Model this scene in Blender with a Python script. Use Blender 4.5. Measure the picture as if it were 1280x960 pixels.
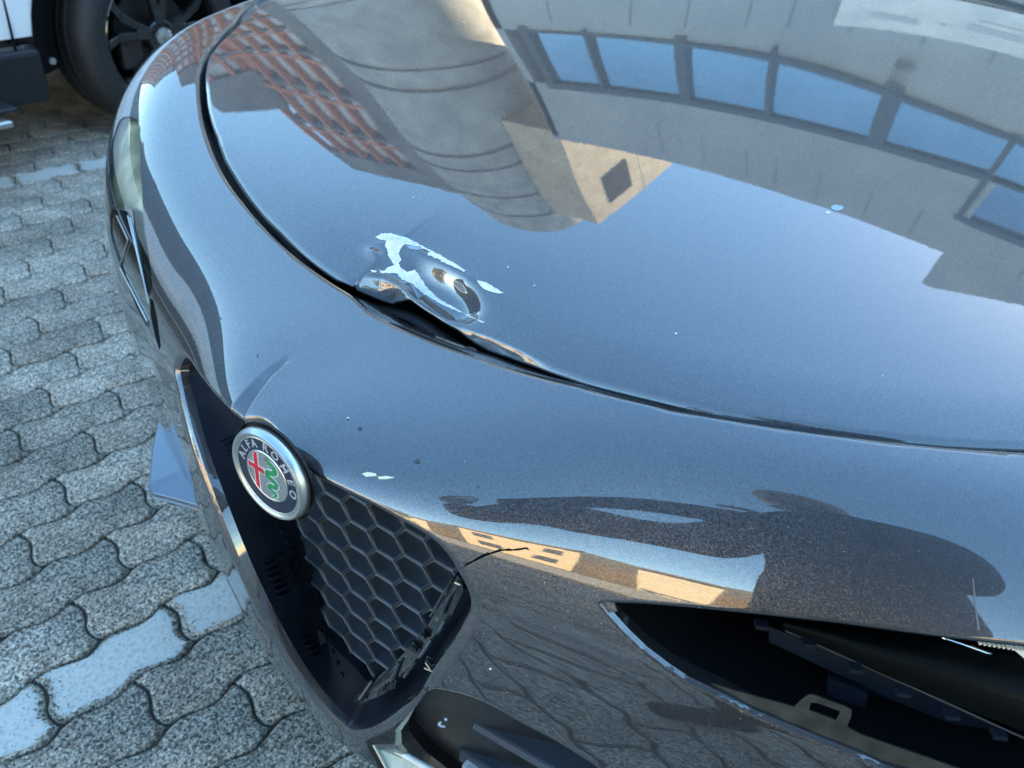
import bpy, bmesh, math, random
import numpy as np
from mathutils import Vector, Matrix
from mathutils.bvhtree import BVHTree
from mathutils.kdtree import KDTree
from mathutils.geometry import delaunay_2d_cdt

random.seed(7); rng = np.random.default_rng(7)
for o in list(bpy.data.objects): bpy.data.objects.remove(o)
SC = bpy.context.scene
COL = SC.collection
R_ = math.radians

# ------------------------------------------------------------------ camera
# world: origin on the ground below the nose badge, +X to the rear of the damaged car, +Y to its right side, metres
FPX = 1000.0
phi0 = R_(7.08)
Mcar = np.array([[math.cos(phi0), math.sin(phi0), 0], [-math.sin(phi0), math.cos(phi0), 0], [0, 0, 1]])
Rp = np.array([[0.67043529, -0.73680268, 0.08739756], [-0.37645629, -0.43929819, -0.81565787], [0.6393725, 0.51394446, -0.57189501]])
BADGE0 = np.array([0.10613278, -0.56520717, 0.0])
CAM = Mcar @ (np.array([-0.1265405, -0.97042989, 1.20118803]) - BADGE0)
RC = Rp @ Mcar.T
cam = bpy.data.cameras.new('camera'); camo = bpy.data.objects.new('camera', cam); COL.objects.link(camo)
cam.sensor_width = 36; cam.lens = 36 * FPX / 1280; cam.clip_start = 0.02; cam.clip_end = 2000
mw = Matrix.Identity(4)
for i in range(3):
    mw[i][0] = RC[0][i]; mw[i][1] = -RC[1][i]; mw[i][2] = -RC[2][i]; mw[i][3] = CAM[i]
camo.matrix_world = mw
SC.camera = camo
cam.dof.use_dof = True; cam.dof.focus_distance = 0.66; cam.dof.aperture_fstop = 11

# ------------------------------------------------------------------ light
SUN_AZ, SUN_EL = -14.0, 34.0
world = bpy.data.worlds.new('World'); SC.world = world; world.use_nodes = True
wn = world.node_tree.nodes; wl = world.node_tree.links
bg = wn['Background']; sky = wn.new('ShaderNodeTexSky'); sky.sky_type = 'NISHITA'; sky.sun_disc = False
sky.sun_elevation = R_(SUN_EL); sky.sun_rotation = R_(90 - SUN_AZ); sky.air_density = 1.0; sky.dust_density = 0.15; sky.ozone_density = 3.0
hs = wn.new('ShaderNodeHueSaturation'); hs.inputs['Saturation'].default_value = 1.19; hs.inputs['Hue'].default_value = .494; wl.new(sky.outputs[0], hs.inputs['Color']); wl.new(hs.outputs[0], bg.inputs[0]); bg.inputs[1].default_value = 0.14
sun = bpy.data.lights.new('sun', 'SUN'); sun.energy = 4.5; sun.angle = R_(0.5); sun.color = (1, 0.88, 0.68)
suno = bpy.data.objects.new('sun', sun); COL.objects.link(suno)
sd = Vector((math.cos(R_(SUN_AZ)) * math.cos(R_(SUN_EL)), math.sin(R_(SUN_AZ)) * math.cos(R_(SUN_EL)), math.sin(R_(SUN_EL))))
suno.rotation_euler = sd.to_track_quat('Z', 'Y').to_euler(); suno.location = (0, 0, 20)
SC.view_settings.view_transform = 'Standard'; SC.view_settings.look = 'None'
SC.view_settings.exposure = 2.86; SC.view_settings.gamma = 1
try:
    SC.view_settings.use_white_balance = True; SC.view_settings.white_balance_temperature = 8700
except Exception: pass
SC.render.engine = 'CYCLES'
SC.cycles.max_bounces = 8; SC.cycles.glossy_bounces = 5; SC.cycles.use_denoising = True

# ------------------------------------------------------------------ sight lines
def ray(px, py): return RC.T @ np.array([(px - 640) / FPX, (py - 480) / FPX, 1.0])
def atz(px, py, z): d = ray(px, py); return CAM + d * (z - CAM[2]) / d[2]
def aty(px, py, y): d = ray(px, py); return CAM + d * (y - CAM[1]) / d[1]
def atx(px, py, x): d = ray(px, py); return CAM + d * (x - CAM[0]) / d[0]
def proj(P):
    q = (np.asarray(P, float) - CAM) @ RC.T
    return q[..., :2] / q[..., 2:] * FPX + [640, 480]

# ------------------------------------------------------------------ object helpers
def tag(o, label=None, cat=None, group=None, kind=None):
    for k, v in (('label', label), ('category', cat), ('group', group), ('kind', kind)):
        if v: o[k] = v
    return o
def empty(name, loc=(0, 0, 0), rz=0):
    o = bpy.data.objects.new(name, None); COL.objects.link(o); o.location = loc; o.rotation_euler = (0, 0, rz); o.empty_display_size = .1
    return o
def mesh(name, V, F, mat=None, parent=None, smooth=False):
    me = bpy.data.meshes.new(name)
    me.from_pydata([tuple(map(float, v)) for v in V], [], [tuple(map(int, f)) for f in F])
    if smooth: me.polygons.foreach_set('use_smooth', [True] * len(me.polygons))
    if mat: me.materials.append(mat)
    me.update()
    o = bpy.data.objects.new(name, me); COL.objects.link(o)
    if parent: o.parent = parent
    return o
class MB:
    def __init__(s): s.V = []; s.F = []
    def add(s, V, F):
        n = len(s.V); s.V += [tuple(map(float, v)) for v in V]; s.F += [tuple(i + n for i in f) for f in F]; return s
    def box(s, c, size, rz=0, M=None):
        hx, hy, hz = [a / 2 for a in size]
        V = [(sx * hx, sy * hy, sz * hz) for sx in (-1, 1) for sy in (-1, 1) for sz in (-1, 1)]
        F = [(0, 1, 3, 2), (4, 6, 7, 5), (0, 4, 5, 1), (2, 3, 7, 6), (0, 2, 6, 4), (1, 5, 7, 3)]
        if M is None: M = Matrix.Rotation(rz, 3, 'Z')
        return s.add([Vector(c) + M @ Vector(v) for v in V], F)
    def hexa(s, P8):  # 4 bottom then 4 top points
        return s.add(P8, [(0, 3, 2, 1), (4, 5, 6, 7), (0, 1, 5, 4), (1, 2, 6, 5), (2, 3, 7, 6), (3, 0, 4, 7)])
    def tube(s, pts, r, n=8, cap=True, up=(0, 0, 1)):
        pts = [Vector(p) for p in pts]; rr = r if hasattr(r, '__len__') else [r] * len(pts)
        base = len(s.V)
        for i, p in enumerate(pts):
            t = (pts[min(i + 1, len(pts) - 1)] - pts[max(i - 1, 0)]).normalized()
            a = t.cross(Vector(up))
            if a.length < 1e-4: a = t.cross(Vector((1, 0, 0)))
            a.normalize(); b = a.cross(t)
            for k in range(n):
                q = 2 * math.pi * k / n; s.V.append(tuple(p + (a * math.cos(q) + b * math.sin(q)) * rr[i]))
        for i in range(len(pts) - 1):
            for k in range(n):
                s.F.append((base + i * n + k, base + i * n + (k + 1) % n, base + (i + 1) * n + (k + 1) % n, base + (i + 1) * n + k))
        if cap:
            s.F.append(tuple(base + k for k in range(n))[::-1]); s.F.append(tuple(base + (len(pts) - 1) * n + k for k in range(n)))
        return s
    def lathe(s, prof, n=48, M=Matrix.Identity(4), closed=False):  # profile (r, h) about local Z
        base = len(s.V)
        for r, h in prof:
            for k in range(n):
                a = 2 * math.pi * k / n; s.V.append(tuple(M @ Vector((r * math.cos(a), r * math.sin(a), h))))
        m = len(prof)
        for i in range(m - (0 if closed else 1)):
            for k in range(n):
                j = (i + 1) % m
                s.F.append((base + i * n + k, base + i * n + (k + 1) % n, base + j * n + (k + 1) % n, base + j * n + k))
        return s
    def prism(s, poly, h0, h1, M=Matrix.Identity(4)):
        n = len(poly); V = [M @ Vector((x, y, h0)) for x, y in poly] + [M @ Vector((x, y, h1)) for x, y in poly]
        return s.add(V, [tuple(range(n))[::-1], tuple(range(n, 2 * n))] + [(i, (i + 1) % n, (i + 1) % n + n, i + n) for i in range(n)])
    def build(s, name, mat=None, parent=None, smooth=False): return mesh(name, s.V, s.F, mat, parent, smooth)
def sharp(o, ang=35):
    me = o.data; me.polygons.foreach_set('use_smooth', [True] * len(me.polygons))
    try: me.set_sharp_from_angle(angle=R_(ang))
    except Exception: pass
    return o
def bevel(o, w, seg=2):
    m = o.modifiers.new('b', 'BEVEL'); m.width = w; m.segments = seg; m.limit_method = 'ANGLE'; m.angle_limit = R_(35)
    return o

# ------------------------------------------------------------------ materials
def mat(name, base=(.5, .5, .5), rough=.5, metal=0, coat=0, coat_rough=.03, spec=.5, trans=0, ior=1.45, emit=None):
    m = bpy.data.materials.new(name); m.use_nodes = True; b = m.node_tree.nodes['Principled BSDF']
    b.inputs['Base Color'].default_value = (*base, 1); b.inputs['Roughness'].default_value = rough; b.inputs['Metallic'].default_value = metal
    b.inputs['Coat Weight'].default_value = coat; b.inputs['Coat Roughness'].default_value = coat_rough
    b.inputs['Specular IOR Level'].default_value = spec; b.inputs['Transmission Weight'].default_value = trans; b.inputs['IOR'].default_value = ior
    return m
def N(m, t, **kw):
    n = m.node_tree.nodes.new(t)
    for k, v in kw.items():
        if hasattr(n, k): setattr(n, k, v)
        else: n.inputs[k.replace('_', ' ')].default_value = v
    return n
def L(m, a, b): m.node_tree.links.new(a, b)
def bsdf(m): return m.node_tree.nodes['Principled BSDF']
def coords(m):
    g = N(m, 'ShaderNodeTexCoord'); return g.outputs['Object']
def noisy(m, c0, c1, scale, detail=4, bump=0, rough=None, dist=0.001, pos=(0.35, 0.65)):
    co = coords(m); n = N(m, 'ShaderNodeTexNoise'); n.inputs['Scale'].default_value = scale; n.inputs['Detail'].default_value = detail
    L(m, co, n.inputs['Vector']); r = N(m, 'ShaderNodeValToRGB'); L(m, n.outputs[0], r.inputs[0])
    r.color_ramp.elements[0].position, r.color_ramp.elements[1].position = pos
    r.color_ramp.elements[0].color = (*c0, 1); r.color_ramp.elements[1].color = (*c1, 1); L(m, r.outputs[0], bsdf(m).inputs['Base Color'])
    if bump:
        bp = N(m, 'ShaderNodeBump'); bp.inputs['Strength'].default_value = bump; bp.inputs['Distance'].default_value = dist
        L(m, n.outputs[0], bp.inputs['Height']); L(m, bp.outputs[0], bsdf(m).inputs['Normal'])
    return m

def paint_mat():
    m = mat('grey_metallic_paint', (.06, .055, .058), .38, .85, 1.0, .012); b = bsdf(m)
    b.inputs['Coat IOR'].default_value = 2.15
    co = coords(m)
    v = N(m, 'ShaderNodeTexVoronoi'); v.inputs['Scale'].default_value = 1500; L(m, co, v.inputs['Vector'])
    # flakes: each cell tips its own way and has its own brightness
    g = N(m, 'ShaderNodeNewGeometry')
    sub = N(m, 'ShaderNodeVectorMath', operation='SUBTRACT'); L(m, v.outputs['Color'], sub.inputs[0]); sub.inputs[1].default_value = (.5, .5, .5)
    sc = N(m, 'ShaderNodeVectorMath', operation='SCALE'); L(m, sub.outputs[0], sc.inputs[0]); sc.inputs['Scale'].default_value = .38
    ad = N(m, 'ShaderNodeVectorMath', operation='ADD'); L(m, g.outputs['Normal'], ad.inputs[0]); L(m, sc.outputs[0], ad.inputs[1])
    nm = N(m, 'ShaderNodeVectorMath', operation='NORMALIZE'); L(m, ad.outputs[0], nm.inputs[0]); L(m, nm.outputs[0], b.inputs['Normal'])
    r = N(m, 'ShaderNodeMapRange'); L(m, v.outputs['Color'], r.inputs['Value'])
    r.inputs['To Min'].default_value = .6; r.inputs['To Max'].default_value = 1.45
    mx = N(m, 'ShaderNodeVectorMath', operation='SCALE'); mx.inputs[0].default_value = (.085, .080, .086); L(m, r.outputs[0], mx.inputs['Scale'])
    L(m, mx.outputs[0], b.inputs['Base Color'])
    # road film: faint roughening
    n2 = N(m, 'ShaderNodeTexNoise'); n2.inputs['Scale'].default_value = 9; n2.inputs['Detail'].default_value = 6; L(m, co, n2.inputs['Vector'])
    r2 = N(m, 'ShaderNodeMapRange'); L(m, n2.outputs[0], r2.inputs['Value']); r2.inputs['To Min'].default_value = .004; r2.inputs['To Max'].default_value = .03
    L(m, r2.outputs[0], b.inputs['Coat Roughness'])
    # very slight orange peel in the clear coat
    n3 = N(m, 'ShaderNodeTexNoise'); n3.inputs['Scale'].default_value = 160; n3.inputs['Detail'].default_value = 1; L(m, co, n3.inputs['Vector'])
    bp = N(m, 'ShaderNodeBump'); bp.inputs['Strength'].default_value = .03; bp.inputs['Distance'].default_value = .0002
    L(m, n3.outputs[0], bp.inputs['Height']); L(m, bp.outputs[0], b.inputs['Coat Normal'])
    return m
PAINT = paint_mat()
BLACKPL = noisy(mat('black_plastic', (.012, .013, .016), .42, 0), (.010, .011, .013), (.018, .02, .024), 60, bump=.15, dist=.0004)
SATINPL = noisy(mat('satin_plastic', (.012, .014, .02), .6, 0, spec=.12), (.003, .006, .012), (.006, .010, .018), 25)
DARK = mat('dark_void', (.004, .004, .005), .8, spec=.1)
RUBBER = noisy(mat('rubber', (.02, .02, .022), .6), (.015, .015, .016), (.030, .029, .029), 80)
SILVER = mat('satin_silver', (.60, .62, .60), .36, 1)
CHROME = mat('chrome', (.8, .8, .8), .06, 1)
PRIMER = noisy(mat('white_primer', (.75, .8, .82), .5), (.62, .60, .57), (.82, .79, .75), 140, bump=.4, dist=.0005)
GLOSSBLK = mat('gloss_black', (.01, .011, .013), .08, 0, 1.0)

# ------------------------------------------------------------------ spline surfaces
def nspl(xk):
    xk = np.array(xk, float); n = len(xk); h = np.diff(xk); A = np.zeros((n, n)); Bm = np.zeros((n, n)); A[0, 0] = A[-1, -1] = 1
    for i in range(1, n - 1):
        A[i, i - 1] = h[i - 1]; A[i, i] = 2 * (h[i - 1] + h[i]); A[i, i + 1] = h[i]
        Bm[i, i - 1] += 6 / h[i - 1]; Bm[i, i] -= 6 / h[i - 1] + 6 / h[i]; Bm[i, i + 1] += 6 / h[i]
    M2 = np.linalg.solve(A, Bm); I = np.eye(n)
    d0 = (I[1] - I[0]) / h[0] - h[0] / 6 * (2 * M2[0] + M2[1]); d1 = (I[-1] - I[-2]) / h[-1] + h[-1] / 6 * (M2[-2] + 2 * M2[-1])
    def W(x):
        x = np.atleast_1d(np.asarray(x, float)); i = np.clip(np.searchsorted(xk, x) - 1, 0, n - 2); xc = np.clip(x, xk[0], xk[-1])
        hi = h[i]; a = (xk[i + 1] - xc) / hi; b = (xc - xk[i]) / hi
        w = a[:, None] * I[i] + b[:, None] * I[i + 1] + ((a ** 3 - a) * hi ** 2 / 6)[:, None] * M2[i] + ((b ** 3 - b) * hi ** 2 / 6)[:, None] * M2[i + 1]
        return w + np.minimum(x - xk[0], 0)[:, None] * d0 + np.maximum(x - xk[-1], 0)[:, None] * d1
    return W
# bonnet as a height field z(x, y)
HX = [.1, .25, .4, .6, .85, 1.1, 1.4]; HY = [-.9, -.75, -.5, -.25, 0, .25, .5, .75, .9]
zc = [.820, .882, .924, .964, .998, 1.030, 1.06]
drop = {.25: .008, .5: .026, .75: .048, .9: .075, 0: 0}
skew = [.010, .010, .009, .0045, 0, 0, 0]
HZ = np.array([[zc[i] - drop[abs(y)] - skew[i] * max(-1, min(1, y / .25)) for y in HY] for i in range(len(HX))])
WHX = nspl(HX); WHY = nspl(HY)
def hood(x, y): return np.einsum('ni,ij,nj->n', WHX(x), HZ, WHY(y))

# nose: stations by angle about (CX, 0), rails from the bonnet edge down to the lip
CX = 1.0
ST = [0, 12, 20, 31, 43, 54, 62, 78, 92, 105, 120]
RZ = {
 0: [(.80, 0), (.865, .845), (.925, .833), (.983, .812), (1.002, .765), (1.0, .68), (.986, .58), (.965, .46), (.937, .34)],
 12: [(.80, 0), (.855, .844), (.900, .829), (.935, .802), (.958, .755), (.964, .68), (.963, .58), (.947, .46), (.918, .34)],
 20: [(.80, 0), (.852, .842), (.888, .826), (.918, .795), (.937, .75), (.943, .68), (.938, .58), (.922, .46), (.90, .34)],
 31: [(.80, 0), (.855, .842), (.893, .828), (.925, .797), (.945, .75), (.955, .68), (.948, .58), (.935, .46), (.92, .34)],
 43: [(.805, 0), (.865, .857), (.910, .842), (.948, .810), (.972, .76), (.985, .68), (.988, .58), (.98, .46), (.97, .34)],
 54: [(.82, 0), (.88, .880), (.928, .865), (.970, .832), (.995, .775), (1.008, .69), (1.012, .58), (1.01, .46), (1.0, .34)],
 62: [(.812, 0), (.875, .920), (.928, .905), (.972, .868), (1.0, .80), (1.012, .70), (1.018, .58), (1.02, .46), (1.01, .34)],
 78: [(.775, 0), (.835, .965), (.88, .948), (.917, .91), (.942, .83), (.955, .72), (.96, .60), (.96, .47), (.95, .34)],
 92: [(.76, 0), (.825, .990), (.87, .970), (.908, .925), (.932, .84), (.942, .73), (.95, .60), (.95, .47), (.94, .34)],
 105: [(.79, 0), (.855, 1.005), (.905, .985), (.945, .94), (.97, .85), (.98, .74), (.985, .60), (.985, .47), (.975, .34)],
 120: [(.88, 0), (.955, 1.015), (1.005, .995), (1.05, .95), (1.08, .86), (1.09, .75), (1.095, .60), (1.095, .47), (1.085, .34)]}
SK = [-R_(a) for a in ST[:0:-1]] + [R_(a) for a in ST]
NR = 9
GR = np.zeros((len(SK), NR)); GZ = np.zeros((len(SK), NR))
RZL = {  # the left (near) side of the nose was shoved forward and up by the blow
 12: [(.80, 0), (.855, .842), (.895, .822), (.930, .789), (.953, .742), (.962, .67), (.961, .57), (.946, .46), (.918, .34)],
 20: [(.80, 0), (.855, .841), (.893, .816), (.924, .778), (.945, .730), (.956, .66), (.955, .56), (.94, .46), (.92, .34)],
 31: [(.80, 0), (.868, .843), (.918, .814), (.955, .774), (.980, .724), (.993, .65), (.99, .55), (.975, .45), (.96, .34)],
 43: [(.805, 0), (.883, .855), (.945, .829), (.995, .789), (1.025, .740), (1.037, .67), (1.03, .57), (1.02, .46), (1.01, .34)]}
for i, a in enumerate(SK):
    t = RZL[int(round(-math.degrees(a)))] if int(round(-math.degrees(a))) in RZL else RZ[int(round(abs(math.degrees(a))))]
    for k in range(NR): GR[i, k], GZ[i, k] = t[k]
    hx, hy = CX - GR[i, 0] * math.cos(a), GR[i, 0] * math.sin(a)
    GZ[i, 0] = hood([hx], [hy])[0] - .001
    er = {0: .834, 12: .83, 20: .828, 31: .828, 43: .835, 54: .848, 62: .842, 78: .805, 92: .79, 105: .82, 120: .91}[int(round(abs(math.degrees(a))))]
    ez = {0: .85, 12: .85, 20: .85, 31: .85, 43: .86, 54: .882, 62: .925, 78: .97, 92: .995, 105: 1.01, 120: 1.02}[int(round(abs(math.degrees(a))))]
    dz = hood([CX - er * math.cos(a)], [er * math.sin(a)])[0] - ez
    for k, wgt in ((1, 1), (2, .9), (3, .75), (4, .55), (5, .3), (6, .1)): GZ[i, k] += dz * wgt
WS = nspl(SK); WT = nspl(np.linspace(0, 1, NR))
DISP = []          # local damage on the nose skin, each f(phi, t, P) -> offset along the normal
def nose_raw(p, t):
    a = WS(p); b = WT(t); r = np.einsum('ni,ij,nj->n', a, GR, b); z = np.einsum('ni,ij,nj->n', a, GZ, b)
    return np.c_[CX - r * np.cos(p), r * np.sin(p), z]
def nose_n(p, t, e=1e-4):
    du = nose_raw(p + e, t) - nose_raw(p - e, t); dv = nose_raw(p, t + e) - nose_raw(p, t - e)
    n = np.cross(dv, du); n /= np.linalg.norm(n, axis=1)[:, None]
    P = nose_raw(p, t); s = np.sign(((P - [CX, 0, .5]) * n).sum(1)); return n * s[:, None]
def nose(p, t):
    p = np.asarray(p, float); t = np.asarray(t, float); P = nose_raw(p, t)
    if DISP:
        n = nose_n(p, t); d = sum(f(p, t, P) for f in DISP); P = P + n * d[:, None]
    return P
NP_, NT_ = 420, 160
PH = np.linspace(-R_(118), R_(118), NP_); TT = np.linspace(-.02, 1, NT_)
gp, gt = np.meshgrid(PH, TT, indexing='ij')
NG = nose_raw(gp.ravel(), gt.ravel())
def gridF(n, m): return [(i * m + j, i * m + j + 1, (i + 1) * m + j + 1, (i + 1) * m + j) for i in range(n - 1) for j in range(m - 1)]
NOSE_BVH = BVHTree.FromPolygons([tuple(v) for v in NG], gridF(NP_, NT_))
def nose_hit(px, py):
    """surface parameters (phi, t) of the nose skin met by a sight line; nearest skin if it passes by"""
    d = Vector(ray(px, py)).normalized(); loc, nn, idx, dist = NOSE_BVH.ray_cast(Vector(CAM), d)
    if loc is None:
        best = None
        for s in np.arange(.5, 1.8, .02):
            l2, n2, i2, d2 = NOSE_BVH.find_nearest(Vector(CAM) + d * s)
            if best is None or d2 < best[0]: best = (d2, l2, i2)
        loc, idx = best[1], best[2]
    i, j = divmod(idx, NT_ - 1); p, t = PH[i], TT[j]; dp, dt = PH[1] - PH[0], TT[1] - TT[0]
    p += dp / 2; t += dt / 2
    for _ in range(4):  # refine
        P0 = nose_raw([p], [t])[0]; e = 1e-4
        J = np.c_[(nose_raw([p + e], [t])[0] - P0) / e, (nose_raw([p], [t + e])[0] - P0) / e]
        s = np.linalg.lstsq(J, np.array(loc) - P0, rcond=None)[0]; p += s[0]; t += s[1]
    return p, t
SP, STT = .93, .72     # metres per unit of phi and t
def N2(pts): return np.array([(lambda q: (q[0] * SP, q[1] * STT))(nose_hit(*p)) for p in pts])
def densify(P, d, closed=True):
    P = np.asarray(P, float); out = []
    for i in range(len(P) - (0 if closed else 1)):
        a, b = P[i], P[(i + 1) % len(P)]; n = max(1, int(math.ceil(np.linalg.norm(b - a) / d)))
        out += [a + (b - a) * k / n for k in range(n)]
    if not closed: out.append(P[-1])
    return np.array(out)
def smooth_curve(P, n=8, closed=False):
    P = np.asarray(P, float); m = len(P); out = []
    for i in range(m if closed else m - 1):
        g = lambda k: P[k % m] if closed else P[min(max(k, 0), m - 1)]
        a, b, c, d = g(i - 1), g(i), g(i + 1), g(i + 2)
        for k in range(n):
            t = k / n; out.append(.5 * ((2 * b) + (c - a) * t + (2 * a - 5 * b + 4 * c - d) * t * t + (3 * b - a - 3 * c + d) * t ** 3))
    if not closed: out.append(P[-1])
    return np.array(out)
def inside(Q, poly):
    Q = np.asarray(Q); poly = np.asarray(poly); r = np.zeros(len(Q), bool); x, y = Q[:, 0], Q[:, 1]
    a = poly; b = np.roll(poly, -1, 0)
    for (x1, y1), (x2, y2) in zip(a, b):
        c = np.nonzero((y1 > y) != (y2 > y))[0]
        if len(c): r[c] ^= x[c] < (x2 - x1) * (y[c] - y1) / (y2 - y1 + 1e-30) + x1
    return r
def dist_poly(Q, poly, closed=True, chunk=4000):
    Q = np.asarray(Q); a = np.asarray(poly); b = np.roll(a, -1, 0)
    if not closed: a, b = a[:-1], b[:-1]
    out = np.full(len(Q), 9e9)
    ab = b - a; L2 = (ab ** 2).sum(1) + 1e-18
    for s in range(0, len(Q), chunk):
        q = Q[s:s + chunk][:, None, :] - a[None]; t = np.clip((q * ab).sum(2) / L2, 0, 1)
        out[s:s + chunk] = np.sqrt(((q - t[..., None] * ab) ** 2).sum(2).min(1))
    return out
def fill(outer, holes, step, fine=None, finestep=None):
    """triangulate a 2-D region with interior points; returns points, triangles, boundary loops (indices)"""
    outer = densify(outer, step); holes = [densify(h, step) for h in holes]
    lo, hi = outer.min(0), outer.max(0)
    gx, gy = np.meshgrid(np.arange(lo[0], hi[0], step), np.arange(lo[1], hi[1], step * .866), indexing='ij')
    gx = gx + (np.arange(gx.shape[1]) % 2)[None] * step / 2
    Q = np.c_[gx.ravel(), gy.ravel()]
    if fine is not None:
        cl = inside(Q, fine); Q = Q[~cl]; fl, fh = np.min(fine, 0), np.max(fine, 0)
        fx, fy = np.meshgrid(np.arange(fl[0], fh[0], finestep), np.arange(fl[1], fh[1], finestep * .866), indexing='ij')
        fx = fx + (np.arange(fx.shape[1]) % 2)[None] * finestep / 2
        q = np.c_[fx.ravel(), fy.ravel()]; Q = np.r_[Q, q[inside(q, fine)]]
    keep = inside(Q, outer)
    for h in holes: keep &= ~inside(Q, h)
    B_ = np.concatenate([outer] + holes); kd = KDTree(len(B_))
    for i, b in enumerate(B_): kd.insert((b[0], b[1], 0), i)
    kd.balance(); qi = np.nonzero(keep)[0]
    near = np.array([kd.find((Q[i, 0], Q[i, 1], 0))[2] < step * .5 for i in qi]); keep[qi[near]] = False
    Q = Q[keep]
    V = list(map(tuple, outer)); E = [(i, (i + 1) % len(outer)) for i in range(len(outer))]; loops = [list(range(len(outer)))]
    for h in holes:
        n = len(V); V += list(map(tuple, h)); E += [(n + i, n + (i + 1) % len(h)) for i in range(len(h))]; loops.append(list(range(n, n + len(h))))
    V += list(map(tuple, Q))
    rv, re, rf, ov, oe, of = delaunay_2d_cdt([Vector(v) for v in V], E, [], 0, 1e-7)
    rv = np.array([tuple(v) for v in rv]); T = np.array([f for f in rf if len(f) == 3])
    c = rv[T].mean(1); k = inside(c, outer)
    for h in holes: k &= ~inside(c, h)
    T = T[k]
    inv = {}
    for i, o in enumerate(ov):
        for q in o: inv[q] = i
    loops = [[inv.get(i, i) for i in l] for l in loops]
    return rv, T, loops
def orient(V, T, n_ref):
    V = np.asarray(V); T = np.asarray(T); n = np.cross(V[T[:, 1]] - V[T[:, 0]], V[T[:, 2]] - V[T[:, 0]])
    f = (n * n_ref[T[:, 0]]).sum(1) < 0; T[f] = T[f][:, ::-1]; return T
def strip(mb, loops):
    """quads between successive closed loops of equal length"""
    n = len(loops[0]); base = len(mb.V)
    for l in loops: mb.V += [tuple(map(float, p)) for p in l]
    for i in range(len(loops) - 1):
        for k in range(n):
            mb.F.append((base + i * n + k, base + i * n + (k + 1) % n, base + (i + 1) * n + (k + 1) % n, base + (i + 1) * n + k))
    return mb
def open_strip(mb, loops):
    n = len(loops[0]); base = len(mb.V)
    for l in loops: mb.V += [tuple(map(float, p)) for p in l]
    for i in range(len(loops) - 1):
        for k in range(n - 1):
            mb.F.append((base + i * n + k, base + i * n + k + 1, base + (i + 1) * n + k + 1, base + (i + 1) * n + k))
    return mb

# ================================================================== DAMAGED CAR
car = tag(empty('damaged_car', (0, 0, 0)), 'dark grey metallic car with dented bonnet edge, round badge and one empty headlight opening', 'car')

# --- outlines taken along sight lines (bonnet edge, skin edge, grille shield, headlamp apertures)
H_PX = [(333, 0), (313, 19), (292, 37.5), (272, 56), (261, 71), (257, 90), (258, 117), (263, 146), (272, 171), (281, 198), (290, 213), (307, 238), (324, 259), (347, 282), (372, 305), (397, 324), (422, 340), (438, 347), (451, 351), (477, 361), (494, 366), (516, 378), (537, 392), (557, 405), (600, 426), (641, 442), (687, 459), (730, 474), (779, 487), (823, 498), (840, 502), (926, 521), (1012, 534.5), (1098, 546), (1184, 555), (1280, 558.6)]
F_PX = [(317.5, 0), (292, 27), (272, 48), (253, 73), (246.7, 94), (246, 114.6), (249, 146), (257, 177), (269.6, 207), (280, 228), (299, 253), (319.6, 278), (342.5, 303), (372, 328), (401, 349), (437, 373), (463, 390), (497, 407), (532, 422), (575, 438), (600, 446), (641, 460.5), (681, 472), (722, 483), (762.5, 494), (813, 506), (840, 513), (926, 526.6), (1012, 539.7), (1098, 550), (1184, 558.6), (1280, 564.4)]
def cast_hood(px, py, dr=0.0):
    d = ray(px, py); t = .2
    for s in np.arange(.2, 3, .02):
        P = CAM + d * s
        if P[2] < hood([P[0]], [P[1]])[0] - dr: t = s; break
    lo, hi = t - .02, t
    for _ in range(20):
        m = (lo + hi) / 2; P = CAM + d * m
        if P[2] > hood([P[0]], [P[1]])[0] - dr: lo = m
        else: hi = m
    return CAM + d * lo
DROP = np.interp([p[0] for p in H_PX], [436, 452, 480, 520, 600, 650, 692], [0, .003, .0085, .0105, .0085, .005, 0])
ROLLC = np.interp([p[0] for p in H_PX[:0]] or range(len(H_PX)), [0, 11, 16, 40], [0, 0, 1, 1]) * .0042
HE = np.array([cast_hood(*p, d + c) for p, d, c in zip(H_PX, DROP, ROLLC)])
hphi = np.arctan2(HE[:, 1], CX - HE[:, 0]); hr = np.hypot(HE[:, 1], CX - HE[:, 0])
print(np.c_[HE, np.degrees(hphi), hr][:8])
ok_ = hr < .90; hphi, hr = hphi[ok_], hr[ok_]
o_ = np.argsort(hphi); hphi, hr = hphi[o_], hr[o_]
print('hood edge phi', np.degrees([hphi[0], hphi[-1]]), 'r', hr[0], hr[-1], hr.min(), hr.max())
hl, hh = hphi[0], hphi[-1]
def side_r(a):  # bonnet side edge beyond what the sight lines reach
    return np.interp(abs(a), [R_(d) for d in (20, 31, 43, 54, 62, 78, 92, 105, 114)], [.827, .829, .835, .848, .842, .805, .785, .80, .835])
def r_hood(a):
    a = np.atleast_1d(a); r = np.interp(a, hphi, hr)
    w = np.clip((a - hh) / R_(12), 0, 1); r = np.where(a > hh, hr[-1] * (1 - w) + w * side_r(a), r)
    w = np.clip((hl - a) / R_(12), 0, 1); r = np.where(a < hl, hr[0] * (1 - w) + w * side_r(a), r)
    return r

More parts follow.
